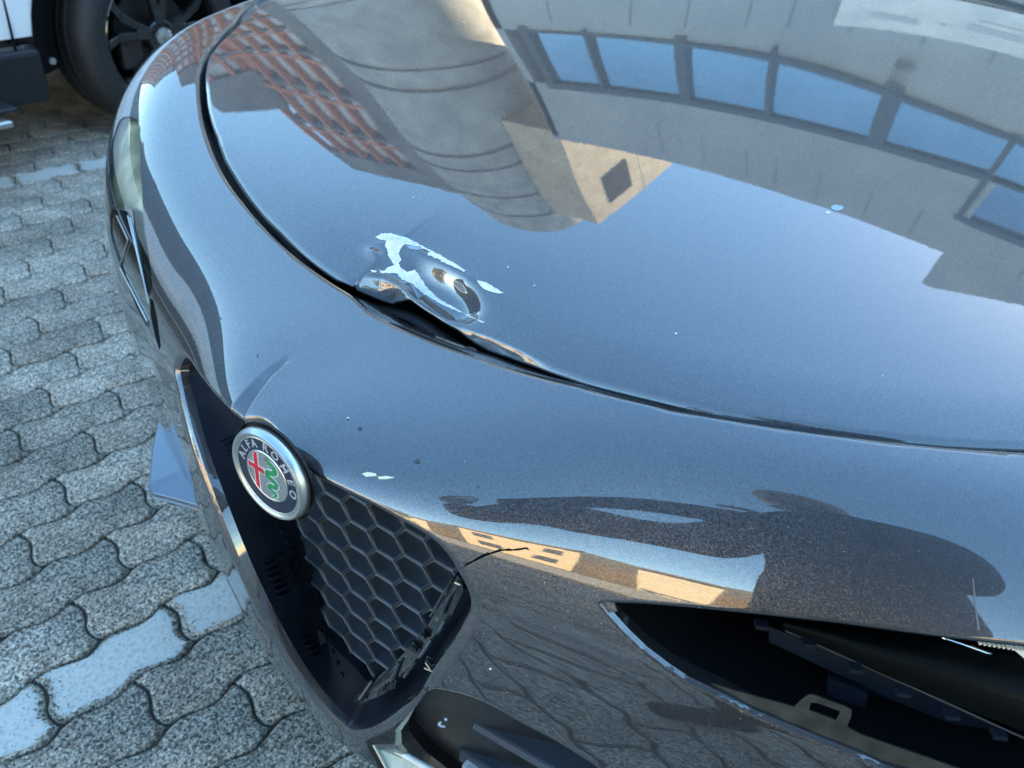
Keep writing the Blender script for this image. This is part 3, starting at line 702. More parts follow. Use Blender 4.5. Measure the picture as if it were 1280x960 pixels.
for x, y in [(435, 523), (613, 836), (557, 900)]: 
    patch('stone_chip', [(x - 1.5, y - 1), (x + 1, y - 1.6), (x + 1.8, y + .8), (x - .6, y + 1.4)], SKIN_BVH, .0003, PRIMER, skin, 1.0)
CREAM = mat('cream_scrape', (.75, .68, .5), .45)
patch('scrape', [(452, 592), (460, 590), (470, 592), (471, 595), (458, 596)], SKIN_BVH, .0003, CREAM, skin, 1); patch('scrape', [(472, 596), (484, 595), (494, 597), (484, 599), (474, 599)], SKIN_BVH, .0003, CREAM, skin, 1)
def specks(name, n, box, bvh, par, lo, hi, m):
    b = MB()
    for _ in range(n):
        x, y = random.uniform(box[0], box[2]), random.uniform(box[1], box[3]); l = on_bvh(x, y, bvh, .0002)
        if l is None: continue
        d = Vector(ray(x, y)).normalized(); a = d.orthogonal().normalized(); c_ = d.cross(a); r = random.uniform(lo, hi)
        b.add([l + a * r * math.cos(q) * random.uniform(.6, 1.2) + c_ * r * math.sin(q) * random.uniform(.6, 1.2) for q in np.linspace(0, 2 * math.pi, 7)[:-1]], [(0, 1, 2, 3, 4, 5)])
    tag(b.build(name, m, par), kind='stuff')
DUST = mat('pale_dust', (.45, .45, .42), .8)
specks('dust_specks', 90, (300, 0, 1280, 540), HOOD_BVH, hood_o, .00012, .0004, DUST)
specks('dust_specks', 110, (300, 560, 1280, 960), SKIN_BVH, skin, .00012, .00042, DUST)
crk = sub(540, 660, 4.8, [(160, 258), (205, 212), (235, 200), (270, 178), (300, 160), (335, 145), (345, 150), (375, 138), (410, 124), (420, 132), (460, 122), (480, 128), (520, 122), (570, 115), (585, 134), (560, 126), (520, 134), (475, 136), (440, 136), (410, 140), (370, 152), (330, 165), (280, 188), (235, 210), (200, 228), (165, 252), (140, 275), (130, 272)])
patch('crack', crk, SKIN_BVH, .0003, DARK, skin, 1.2)
patch('crack', [(1215, 722), (1217, 722), (1219, 745), (1222, 770), (1225, 788), (1222, 788), (1219, 765), (1216.5, 742)], SKIN_BVH, .0003, mat('thin_scratch', (.2, .18, .18), .4, .5), skin, 1.2)
patch('paint_curl', sub(420, 840, 4.267, [(545, 298), (562, 292), (560, 298), (550, 304), (556, 312), (580, 316), (578, 322), (553, 317), (543, 308)]), SKIN_BVH, .004, PRIMER, skin, 1.0)

# --- left headlamp aperture: bracket, lamp pushed back, dark structure
inner = MB(); lhl = LP[2]; c = lhl.mean(0)
strip(inner, [lhl - LN[2] * .012, lhl + [.05, .01, -.01], (lhl * .85 + c * .15) + [.13, .03, -.03]])
inner.build('headlight_well', DARK, car, True)
bkt = MB(); flat = lambda px, py, x0: Vector(atz(px, py, x0))
def sheet(mb, pts, th, fn):
    P = [fn(*p) for p in pts]; k = len(P); n = (P[1] - P[0]).cross(P[2] - P[0]).normalized()
    if n.dot(Vector(CAM) - P[0]) > 0: n = -n
    mb.add(P + [p + n * th for p in P], [tuple(range(k)), tuple(range(k, 2 * k))] + [(i, (i + 1) % k, (i + 1) % k + k, i + k) for i in range(k)])
sk = lambda px, py, o=.0: (lambda l: Vector(l) + Vector((.006 + o, 0, -.004)))(nose_raw(*[[v] for v in nose_hit(px, py)])[0])
BRK = noisy(mat('grey_brown_plastic', (.17, .16, .13), .5), (.022, .021, .017), (.05, .047, .038), 70, bump=.3, dist=.0005)
lo_edge = [(889, 866), (939, 892), (982, 911), (1026, 929), (1070, 946), (1105, 962), (1190, 987), (1290, 1008)]
up_edge = [(887, 857), (915, 866), (945, 874), (991, 887), (1003, 889), (1040, 905), (1060, 914), (1075, 922), (1103, 932), (1150, 948), (1200, 966), (1290, 990)]
tabp = [(991, 887), (999, 879), (1009, 872), (1016, 872), (1058, 888), (1064, 892), (1063, 900), (1058, 912), (1060, 914)]
tabh = [(1012, 882), (1020, 882), (1050, 893), (1044, 904), (1010, 891)]
bp2 = np.array([(887, 857), (915, 866), (945, 874)] + tabp + [(1075, 922), (1103, 932), (1150, 948), (1200, 966), (1290, 990)] + lo_edge[::-1], float)
Vb, Tb, lb = fill(bp2, [np.array(tabh, float)], 4.0)
fb = lambda p: sk(*p)
VB3 = [fb(p) for p in Vb]; nb = len(VB3)
VB = VB3 + [v + Vector((.0025, 0, -.0015)) for v in VB3]; FB = [tuple(t) for t in Tb] + [tuple(int(i) + nb for i in t[::-1]) for t in Tb]
for l in lb: FB += [(l[i], l[(i + 1) % len(l)], l[(i + 1) % len(l)] + nb, l[i] + nb) for i in range(len(l))]
sharp(mesh('lamp_bracket', VB, FB, BRK, car), 40)
GLASS = mat('lamp_cover', (.004, .005, .005), .45, 0, .04, .1, spec=.08)
bm_ = np.linspace(0, 1, 14)
def lampP(px, py, back): return Vector(aty(px, py, -.40)) if False else Vector(np.array(sk(px, py)) + np.array(ray(px, py)) * back)
lampV = []
tp = [(975, 770), (1040, 779), (1100, 788), (1180, 799), (1280, 812), (1400, 830), (1520, 855)]; bt_ = [(978, 790), (1035, 812), (1085, 838), (1140, 862), (1280, 918), (1400, 965), (1520, 1000)]
lamp = MB(); rows = []
for s in np.linspace(0, 1, 9):
    rows.append([lampP(a[0] * (1 - s) + b[0] * s, a[1] * (1 - s) + b[1] * s, .045 - .022 * math.sin(s * 2.6)) for a, b in zip(smooth_curve(tp, 5), smooth_curve(bt_, 5))])
open_strip(lamp, rows)
lamp_o = tag(lamp.build('headlight', GLASS, car, True), 'pushed-back dark headlight cover')
tr = MB(); ed = smooth_curve([(1178, 799), (1225, 815), (1275, 835), (1380, 880), (1500, 930)], 6)
tr.tube([lampP(x, y, .038) for x, y in ed], .0014, 8); tr.build('chrome_trim', CHROME, lamp_o, True)
tr = MB(); ed = smooth_curve([(980, 790), (1080, 835), (1180, 880), (1290, 930), (1420, 985)], 6)
tr.tube([lampP(x, y, .034) for x, y in ed], .0010, 6); tr.build('cover_edge', mat('edge_plastic', (.03, .032, .03), .4), lamp_o, True)
rf = MB(); 
for k in range(22):
    x = 1222 + k * 6; y = 798 + (x - 1222) * .16
    rf.tube([lampP(x, y, .040), lampP(x + 5, y + 10, .036)], .0013, 5)
rf.build('reflector_ribs', mat('pale_reflector', (.75, .72, .62), .3), lamp_o)
rf = MB(); sheet(rf, [(1262, 809), (1400, 834), (1400, 860), (1285, 828)], .002, lambda a, b: lampP(a, b, .037)); rf.build('reflector', mat('reflector_bowl', (.8, .78, .68), .25), lamp_o)
st = MB(); dkb = mat('dark_blue_plastic', (.006, .009, .015), .7, spec=.2)
for pts, bck in [([(1035, 850), (1085, 870), (1075, 915), (1028, 900)], .05), ([(1090, 830), (1120, 850), (1085, 925), (1062, 916)], .07), ([(925, 775), (945, 778), (935, 855), (900, 860)], .1), ([(960, 785), (985, 795), (1140, 860), (1290, 930), (1290, 950), (1120, 880), (960, 805)], .06)]:
    sheet(st, pts, .006, lambda a, b: lampP(a, b, bck))
st.build('inner_structure', dkb, car)
# little tongue at the front corner of the opening
tg = MB(); sheet(tg, [(746, 756), (757, 753), (764, 756), (768, 766), (757, 768), (748, 765)], .003, lambda a, b: Vector(np.array(sk(a, b)) - np.array(ray(a, b)) * .006)); tg.build('locating_tab', PAINT, skin)

# wiring, clips and dust in the opening
for x, y in ((950, 783), (1010, 806), (1068, 838), (1128, 868), (1190, 897), (1250, 922)):
    cb_ = MB(); cb_.box(lampP(x, y, .030), (.008, .010, .004), rz=.5); q = cb_.build('retaining_clip', dkb, lamp_o); bevel(q, .001)
# --- right headlamp
def backfill(i, depth, m, name, parent, up=0):
    l = LP[i]; n = LN[i]; V, T, lo = fill(V2[loops[i]], [], .006)
    P = nose_raw(V[:, 0] / SP, V[:, 1] / STT) - nose_n(V[:, 0] / SP, V[:, 1] / STT) * depth
    return mesh(name, P, orient(P, T, nose_n(V[:, 0] / SP, V[:, 1] / STT)), m, parent, True)
for i in (3, 4, 5):
    q = MB(); strip(q, [LP[i], LP[i] - LN[i] * .002, LP[i] - LN[i] * .03]); sharp(q.build('rim_return', BLACKPL, skin), 60)
LENSG = mat('clear_lens', (.9, .92, .85), .03, 0, 0, trans=1, ior=1.3)
rl = backfill(3, .0008, LENSG, 'headlight', car); tag(rl, 'clear headlight with yellowish reflector')
REFL = noisy(mat('lamp_reflector', (.6, .58, .42), .18, .8), (.45, .43, .30), (.9, .87, .66), 30, 2)
backfill(3, .022, REFL, 'reflector', rl)
b2_ = backfill(4, .0015, GLOSSBLK, 'lamp_trim', car)
w = MB()
for a, b in [((146, 270), (160, 300)), ((160, 300), (150, 330)), ((160, 270), (178, 345)), ((163, 272), (186, 380)), ((150, 335), (184, 402))]:
    w.tube([Vector(nose_raw(*[[v] for v in nose_hit(*(a[0] * (1 - s) + b[0] * s, a[1] * (1 - s) + b[1] * s))])[0]) + Vector((-.0, 0, 0)) for s in np.linspace(0, 1, 6)], .0009, 6)
w.build('light_strip', SILVER, b2_)
backfill(5, .02, DARK, 'slot', car)

# --- lower intake, plate, bars, air flap
backfill(6, .0300, BLACKPL, 'intake_panel', car)
q = MB(); strip(q, [LP[6] - LN[6] * .014, LP[6] - LN[6] * .032]); q.build('intake_wall', DARK, car)
bar = MB()
def xz(px, py, x): return Vector(atx(px, py, x))
def beam(mb, a, b, top_w, drop, xx):
    A, B = xz(*a, xx), xz(*b, xx); dx = Vector((top_w, 0, 0)); dz = Vector((0, 0, -drop)); mb.hexa([A + dz, B + dz, B + dz + dx, A + dz + dx, A, B, B + dx, A + dx])
BAR = mat('slate_plastic', (.045, .058, .075), .25, 0, .4, .1)
bar = MB(); beam(bar, (573, 937), (690, 1015), .028, .02, .085); o = bar.build('intake_bar', BAR, car); bevel(o, .003)
bar = MB(); beam(bar, (590, 903), (760, 1003), .034, .012, .080); o = bar.build('intake_bar', BAR, car); bevel(o, .003)
bar = MB(); beam(bar, (578, 956), (640, 1000), .01, .006, .078); o = bar.build('plate_lamp_edge', PRIMER, car)
plate_m = noisy(mat('cream_plate', (.62, .60, .46), .4), (.48, .47, .36), (.68, .66, .52), 60)
pl = MB(); P = [xz(461, 919, .050), xz(470, 925, .052), xz(600, 1000, .052), xz(510, 1010, .020)]
pl.add([p for p in P] + [p + Vector((-.001, 0, -.003)) for p in P], [(0, 1, 2, 3), (7, 6, 5, 4), (0, 4, 5, 1), (1, 5, 6, 2), (2, 6, 7, 3), (3, 7, 4, 0)])
plo = pl.build('number_plate', plate_m, car)
pe = MB(); pe.tube([xz(461, 918, .049), xz(468, 922, .050), xz(600, 997, .050)], .0032, 8); pe.build('plate_edge', PRIMER, plo, True)
flp = MB(); P = [Vector(atz(*p, z)) for p, z in [((200, 512), .372), ((190, 560), .370), ((186, 604), .368), ((191, 616), .366), ((215, 622), .368), ((250, 632), .372), ((285, 640), .378), ((262, 560), .384)]]
cx_ = sum(P, Vector()) / len(P); k = len(P)
flp.add([p for p in P] + [p - Vector((0, 0, .009)) for p in P] + [cx_ + Vector((0, 0, .002))], [(i, (i + 1) % k, 2 * k) for i in range(k)] + [tuple(range(k, 2 * k))] + [(i, i + k, (i + 1) % k + k, (i + 1) % k) for i in range(k)])
o = flp.build('air_flap', mat('blue_grey_flap', (.16, .19, .23), .22, .6, 1, .02), car); bevel(o, .002, 3)

# --- the rest of the car behind the nose (seen only in other reflections or from the side)
for s in (1, -1):
    fend = MB()
    ys = [.955, .965, .97, .96]
    secs = []
    for x, wz in [(1.42, 0), (2.2, 0), (3.4, 0), (4.4, 0)]:
        w_ = .965 if x < 4 else .90
        secs.append([(x, s * .80, 1.03), (x, s * .90, 1.0), (x, s * w_, .86), (x, s * (w_ + .005), .6), (x, s * w_, .34)])
    open_strip(fend, secs); sharp(fend.build('body_side', PAINT, car))
cab = MB(); cab.add([(1.50, -.72, 1.045), (1.50, .72, 1.045), (2.35, .60, 1.38), (2.35, -.60, 1.38), (3.6, .58, 1.44), (3.6, -.58, 1.44), (4.4, .70, 1.08), (4.4, -.70, 1.08)], [(0, 1, 2, 3), (4, 6, 7, 5), (1, 6, 4, 2), (0, 3, 5, 7)])
cab.build('window_glass', GLOSSBLK, car); rfm = MB(); rfm.add([(2.33, -.6, 1.385), (2.33, .6, 1.385), (2.9, .62, 1.48), (2.9, -.62, 1.48), (3.65, .58, 1.445), (3.65, -.58, 1.445)], [(0, 1, 2, 3), (3, 2, 4, 5)]); rfm.build('roof', PAINT, car)
cw_ = MB(); cw_.add([(1.30, -.80, .985), (1.30, .80, .985), (1.52, .82, 1.035), (1.52, -.82, 1.035)], [(0, 1, 2, 3)]); cw_.build('cowl', BLACKPL, car)
def wheel_parts(parent, c, s, R=.36, w=.24):
    M0 = Matrix.Translation(c) @ Matrix.Rotation(R_(90) * s, 4, 'X')  # local +Z points outboard
    return M0
for s in (1, -1):
    for x in (.90 + .05, 3.75):
        M0 = Matrix.Translation((x, s * .86, .36)) @ Matrix.Rotation(-R_(90) * s, 4, 'X')
        ty = MB().lathe([(.24, .09), (.30, .105), (.345, .09), (.36, .05), (.36, -.05), (.345, -.1), (.24, -.1)], 40, M0); sharp(ty.build('tyre', RUBBER, car))
        rm = MB().lathe([(.0001, .06), (.05, .07), (.20, .05), (.235, .09), (.24, .1)], 40, M0); sharp(rm.build('wheel_rim', mat('rim_grey', (.2, .2, .21), .3, .9), car))
un = MB(); un.box((2.5, 0, .26), (3.6, 1.7, .05)); un.build('underbody', DARK, car)

# ================================================================== PAVEMENT
PV = .225
def pav(u, v, z=0.0):  # paver lattice (u along the rows, v across them) to world
    p = Mcar @ (np.array([u * PV, v * PV * .5, 0]) - BADGE0); return (p[0], p[1], z)
STONE = mat('paver_concrete', (.2, .2, .2), .85, spec=.3)
def stone_nodes(m):
    co = coords(m); b = bsdf(m); oi = N(m, 'ShaderNodeObjectInfo')
    n1 = N(m, 'ShaderNodeTexVoronoi'); n1.inputs['Scale'].default_value = 300; L(m, co, n1.inputs['Vector'])
    n2 = N(m, 'ShaderNodeTexNoise'); n2.inputs['Scale'].default_value = 190; n2.inputs['Detail'].default_value = 5; n2.inputs['Roughness'].default_value = .75; L(m, co, n2.inputs['Vector'])
    ge = N(m, 'ShaderNodeNewGeometry'); n3 = N(m, 'ShaderNodeTexNoise'); n3.inputs['Scale'].default_value = 5.5; n3.inputs['Detail'].default_value = 4; L(m, ge.outputs['Position'], n3.inputs['Vector'])
    r1 = N(m, 'ShaderNodeValToRGB'); L(m, n1.outputs['Color'], r1.inputs[0]); e = r1.color_ramp.elements
    e[0].position = .12; e[0].color = (.075, .060, .050, 1); e[1].position = .92; e[1].color = (.95, .78, .66, 1); k = r1.color_ramp.elements.new(.45); k.color = (.40, .325, .27, 1)
    r2 = N(m, 'ShaderNodeValToRGB'); L(m, n2.outputs[0], r2.inputs[0]); r2.color_ramp.elements[0].position = .38; r2.color_ramp.elements[1].position = .66; r2.color_ramp.elements[0].color = (.48, .47, .44, 1); r2.color_ramp.elements[1].color = (1.15, 1.15, 1.12, 1)
    mx = N(m, 'ShaderNodeMix', data_type='RGBA', blend_type='MULTIPLY'); mx.inputs[0].default_value = 1; L(m, r1.outputs[0], mx.inputs[6]); L(m, r2.outputs[0], mx.inputs[7])
    r3 = N(m, 'ShaderNodeMapRange'); L(m, n3.outputs[0], r3.inputs['Value']); r3.inputs['From Min'].default_value = .3; r3.inputs['From Max'].default_value = .7; r3.inputs['To Min'].default_value = .60; r3.inputs['To Max'].default_value = 1.15
    r4 = N(m, 'ShaderNodeMapRange'); L(m, oi.outputs['Random'], r4.inputs['Value']); r4.inputs['To Min'].default_value = .98; r4.inputs['To Max'].default_value = 1.38
    ml = N(m, 'ShaderNodeMath', operation='MULTIPLY'); L(m, r3.outputs[0], ml.inputs[0]); L(m, r4.outputs[0], ml.inputs[1])
    sc = N(m, 'ShaderNodeVectorMath', operation='SCALE'); L(m, mx.outputs[2], sc.inputs[0]); L(m, ml.outputs[0], sc.inputs['Scale']); L(m, sc.outputs[0], b.inputs['Base Color'])
    bp = N(m, 'ShaderNodeBump'); bp.inputs['Strength'].default_value = .8; bp.inputs['Distance'].default_value = .0016
    L(m, n2.outputs[0], bp.inputs['Height']); L(m, bp.outputs[0], b.inputs['Normal'])
stone_nodes(STONE)
JOINT = noisy(mat('joint_grit', (.03, .03, .025), .95), (.03, .03, .024), (.14, .135, .115), 300, 6, .8, dist=.003)
ASPH = noisy(mat('yard_surface', (.16, .16, .15), .9), (.26, .26, .24), (.36, .35, .33), 40, 5, .3)
g = MB(); S_ = 400; g.add([(-S_, -S_, -.016), (S_, -S_, -.016), (S_, S_, -.016), (-S_, S_, -.016)], [(0, 1, 2, 3)])
ground = tag(g.build('ground', ASPH), kind='structure')
pvm = empty('pavement'); tag(pvm, kind='structure')
js = MB(); js.add([pav(-26, -44, -.0105), pav(44, -44, -.0105), pav(44, 60, -.0105), pav(-26, 60, -.0105)], [(0, 1, 2, 3)])
js.build('joint_sand', JOINT, pvm)
def paver_outline(n_long=12, n_short=8, gap=.024, wig=0):
    A1, A2 = .034, .036
    W1 = lambda u: A1 * math.sin(2 * math.pi * (u * 2 + .10))
    W2 = lambda v: A2 * math.sin(2 * math.pi * v)
    P = []
    x0, x1, y0, y1 = gap / 2, 1 - gap / 2, gap / 2, .5 - gap / 2
    for i in range(n_long): t = i / n_long; u = x0 + (x1 - x0) * t; P.append((u, y0 + W1(u)))
    for i in range(n_short): t = i / n_short; v = y0 + (y1 - y0) * t; P.append((x1 + W2(v * 2) * -1, v + W1(1) * 1))
    for i in range(n_long): t = 1 - i / n_long; u = x0 + (x1 - x0) * t; P.append((u, y1 + W1(u)))
    for i in range(n_short): t = 1 - i / n_short; v = y0 + (y1 - y0) * t; P.append((x0 + W2(v * 2) * -1, v + W1(0)))
    return [(a + random.gauss(0, wig), b + random.gauss(0, wig)) for a, b in P]
def paver_mesh(k, lod=0):
    P = np.array(paver_outline(*( (12, 8) if lod == 0 else (6, 4)), wig=.0035 if lod == 0 else 0)); c = P.mean(0); n = len(P)
    d = c - P; d /= np.linalg.norm(d, axis=1)[:, None]
    rs = [(0, -.016), (0, -.0045), (.012, -.0012), (.030, 0)] if lod == 0 else [(0, -.012), (.02, 0)]
    V = []
    for o, z in rs:
        q = P + d * o * 1.0; V += [(a * PV, b * PV, z) for a, b in q]
    F = []
    for i in range(len(rs) - 1): F += [(i * n + j, i * n + (j + 1) % n, (i + 1) * n + (j + 1) % n, (i + 1) * n + j) for j in range(n)]
    F.append(tuple((len(rs) - 1) * n + j for j in range(n)))
    me = bpy.data.meshes.new('paver'); me.from_pydata(V, [], F); me.polygons.foreach_set('use_smooth', [True] * len(me.polygons)); me.materials.append(STONE); me.update()
    try: me.set_sharp_from_angle(angle=R_(50))
    except Exception: pass
    return me, V[(len(rs) - 1) * n:]
PMS = [paver_mesh(k) for k in range(5)]
LOWV = paver_mesh(0, 1)[0]; lowv = [tuple(v.co) for v in LOWV.vertices]; lowf = [tuple(p.vertices) for p in LOWV.polygons]
PAINTW = mat('road_paint', (.72, .76, .76), .6)
def roadpaint(m):
    co = N(m, 'ShaderNodeNewGeometry').outputs['Position']; b = bsdf(m)
    n = N(m, 'ShaderNodeTexNoise'); n.inputs['Scale'].default_value = 120; n.inputs['Detail'].default_value = 8; n.inputs['Roughness'].default_value = .7; L(m, co, n.inputs['Vector'])
    at = N(m, 'ShaderNodeAttribute'); at.attribute_name = 'wear'
    ad = N(m, 'ShaderNodeMath', operation='ADD'); L(m, n.outputs[0], ad.inputs[0]); L(m, at.outputs['Fac'], ad.inputs[1])
    gt_ = N(m, 'ShaderNodeMath', operation='LESS_THAN'); L(m, ad.outputs[0], gt_.inputs[0]); gt_.inputs[1].default_value = .74; L(m, gt_.outputs[0], b.inputs['Alpha'])
    r = N(m, 'ShaderNodeValToRGB'); L(m, n.outputs[0], r.inputs[0]); r.color_ramp.elements[0].color = (.36, .37, .36, 1); r.color_ramp.elements[1].color = (.74, .67, .60, 1); r.color_ramp.elements[0].position = .3; r.color_ramp.elements[1].position = .55
    L(m, r.outputs[0], b.inputs['Base Color'])
    bp = N(m, 'ShaderNodeBump'); bp.inputs['Strength'].default_value = .5; bp.inputs['Distance'].default_value = .001; L(m, n.outputs[0], bp.inputs['Height']); L(m, bp.outputs[0], b.inputs['Normal'])
roadpaint(PAINTW)
def paint_sheet(idx, wear):
    top = PMS[idx][1]; n = len(top); c = np.array(top).mean(0); P = np.array(top)
    rings = [1.035, .97, .90, .6]; ws = [.42, .22, .13, .10]
    V = []; 
    for s in rings: V += [tuple(c + (p - c) * s + [0, 0, .0013 if s < 1 else .0002]) for p in P]
    V.append(tuple(c + [0, 0, .0013])); F = []
    for i in range(len(rings) - 1): F += [(i * n + j, i * n + (j + 1) % n, (i + 1) * n + (j + 1) % n, (i + 1) * n + j) for j in range(n)]
    F += [((len(rings) - 1) * n + j, (len(rings) - 1) * n + (j + 1) % n, len(V) - 1) for j in range(n)]
    me = bpy.data.meshes.new('paint_mark'); me.from_pydata(V, [], F); at = me.attributes.new('wear', 'FLOAT', 'POINT')
    at.data.foreach_set('value', [w + wear for w in ws for _ in range(n)] + [wear]); me.materials.append(PAINTW); return me
PAINTS = {(i, w): paint_sheet(i, w) for i in range(5) for w in (.02, .12)}
cand = []
ang = phi0
for v in range(-44, 60):
    off = (v % 2) * .5
    for u in range(-26, 44):
        uu = u + off; c = pav(uu + .5, v); q = (np.array(c) - CAM) @ RC.T
        if q[2] > .1:
            s = proj(c); vis = -70 < s[0] < 520 and -60 < s[1] < 1030; big = 1 / q[2]
            # hidden under the car body
            if c[0] > .35 and abs(c[1]) < .75: vis = False
            if s[0] > 470 or (s[0] > 330 and s[1] < 700): vis = False
        else: vis = False; big = 0
        cand.append((vis, big, uu, v, c))
vis = sorted([c for c in cand if c[0]], key=lambda c: -c[1])[:295]; vs = set((c[2], c[3]) for c in vis)
print('pavers single', len(vis))
Rz = -phi0
for i, (_, _, uu, v, c) in enumerate(vis):
    k = (int(uu * 2) * 7 + v * 13) % 5; o = bpy.data.objects.new('paver', PMS[k][0]); COL.objects.link(o); o.parent = pvm
    o.location = pav(uu, v - .5, random.uniform(-.0012, .0012)); o.rotation_euler = (random.gauss(0, .004), random.gauss(0, .004), Rz)
    paintit = None
    if v == 0 or v == 19: paintit = (k, .02)
    if v == 19: paintit = (k, .02)
    if v == 20 and uu > 3: paintit = None
    if paintit:
        p = bpy.data.objects.new('paint_mark', PAINTS[paintit]); COL.objects.link(p); p.parent = o
rest = MB(); cs, sn = math.cos(Rz), math.sin(Rz)
for _, _, uu, v, c in cand:
    if (uu, v) in vs: continue
    if c[0] ** 2 + c[1] ** 2 > 5.5 ** 2: continue
    o = pav(uu, v - .5, 0); rest.add([(o[0] + a * cs - b * sn, o[1] + a * sn + b * cs, z_) for a, b, z_ in lowv], lowf)
tag(rest.build('more_pavers', STONE, pvm), kind='stuff')
# grit and pale crumbs caught in the joints
gr = MB()
for _ in range(900):
    c = random.choice(vis); u0 = c[2] + random.random(); v0 = c[3] + random.choice((0, 0, random.random())); a = .034 * 1 * math.sin(2 * math.pi * (u0 * 2 + .10)) * 1
    x, y, z = pav(u0, v0 - .5, 0); x += random.gauss(0, .004); y += random.gauss(0, .004); r = random.uniform(.0008, .0024)
    gr.add([(x - r, y, -.006), (x + r * .3, y - r, -.006), (x + r, y + r * .4, -.005), (x - r * .2, y + r, -.006), (x, y, -.006 + r * 1.6)], [(0, 1, 4), (1, 2, 4), (2, 3, 4), (3, 0, 4)])
tag(gr.build('joint_crumbs', noisy(mat('crumbs', (.4, .4, .38), .8), (.12, .12, .1), (.6, .6, .58), 90), pvm), kind='stuff')

# ================================================================== WHITE CAR NEXT BAY
wc = tag(empty('white_car', (1.8, 3.7, 0)), 'white car in the next bay with black wheel, arch cladding and silver side step', 'car')
def W0(o): o.matrix_parent_inverse = wc.matrix_basis.inverted() if False else Matrix.Translation((-1.8, -3.7, 0)); return o
WP = mat('white_paint', (.78, .80, .82), .3, 0, 1, .02); TR = mat('dark_cladding', (.012, .013, .015), .45)
XW, YF = 1.78, 2.74
def arch(n, r, zc_=.37): return [(XW + r * math.cos(a), zc_ + r * math.sin(a)) for a in np.linspace(R_(188), R_(-10), n)]
ar = arch(28, .52)
lowL = [(-.62, .54)] + [(ar[0][0], .54)]

ar2 = [(x - 2.85, z) for x, z in ar]
botL = [(-1.95, .40)] + [p for p in ar2 if p[1] > .395] + [p for p in ar if p[1] > .395] + [(2.62, .42)]
wb = MB()
top_ = [(x, .98 if x < 2.3 else .90) for x, z in botL]
open_strip(wb, [[(x, YF, z) for x, z in botL], [(x, YF - .02, max(z, .72)) for x, z in botL], [(x, YF + .03, max(z, .86)) for x, z in botL], [(x, YF + .10, max(z, zt)) for (x, z), (_, zt) in zip(botL, top_)], [(x, YF + .9, max(z, zt) + .06) for (x, z), (_, zt) in zip(botL, top_)]])
W0(sharp(wb.build('body_panel', WP, wc), 50))
dl = MB(); dl.box((1.19, YF - .004, .60), (.006, .012, .5)); W0(dl.build('door_gap', DARK, wc))
cb = MB(); cb.add([(1.2, YF + .12, 1.0), (.2, YF + .28, 1.62), (-1.6, YF + .28, 1.6), (-1.95, YF + .12, 1.0)], [(0, 1, 2, 3)]); cb.add([(1.2, YF + .12, 1.0), (1.2, YF + 1.75, 1.0), (.2, YF + 1.6, 1.62), (.2, YF + .28, 1.62)], [(0, 1, 2, 3)]); W0(cb.build('window_glass', GLOSSBLK, wc))
cr_ = MB(); cr_.add([(.22, YF + .26, 1.63), (.22, YF + 1.62, 1.63), (-1.6, YF + 1.62, 1.61), (-1.6, YF + .26, 1.61)], [(0, 1, 2, 3)]); W0(cr_.build('roof', WP, wc))
en = MB(); en.add([(2.62, YF, .4), (2.70, YF + .9, .4), (2.62, YF + 1.85, .4), (2.60, YF + 1.85, .95), (2.68, YF + .9, .95), (2.6, YF + .1, .92)], [(0, 1, 4, 5), (1, 2, 3, 4)]); W0(en.build('bumper', WP, wc))
# arch lining, sill and step
ln = MB(); open_strip(ln, [[(x, YF - .006, z) for x, z in arch(28, .525)], [(x, YF - .012, z) for x, z in arch(28, .50)], [(x, YF + .02, z) for x, z in arch(28, .435)], [(x, YF + .45, z) for x, z in arch(28, .43)], [(XW, YF + .46, .40)] * 28]); W0(ln.build('wheel_arch', DARK, wc, True))
sl = MB(); sl.box((.17, YF + .02, .30), (2.20, .09, .185)); q = W0(sl.build('sill_cladding', TR, wc)); bevel(q, .02, 3)
sl = MB(); sl.box((1.25, YF + .03, .30), (.06, .06, .19)); q = W0(sl.build('mud_flap', TR, wc)); bevel(q, .02, 3)
fx = MB(); fx.tube([(1.30, YF - .03, .345), (1.30, YF - .018, .345)], .012, 12); W0(fx.build('fastener', SILVER, wc))
sp_ = MB(); sp_.box((-.05, YF - .17, .235), (2.10, .20, .022)); q = W0(sp_.build('side_step', SILVER, wc)); bevel(q, .008, 3)
sp_ = MB(); sp_.box((-.05, YF - .12, .262), (2.20, .20, .016)); q = W0(sp_.build('step_tread', TR, wc)); bevel(q, .008, 3)
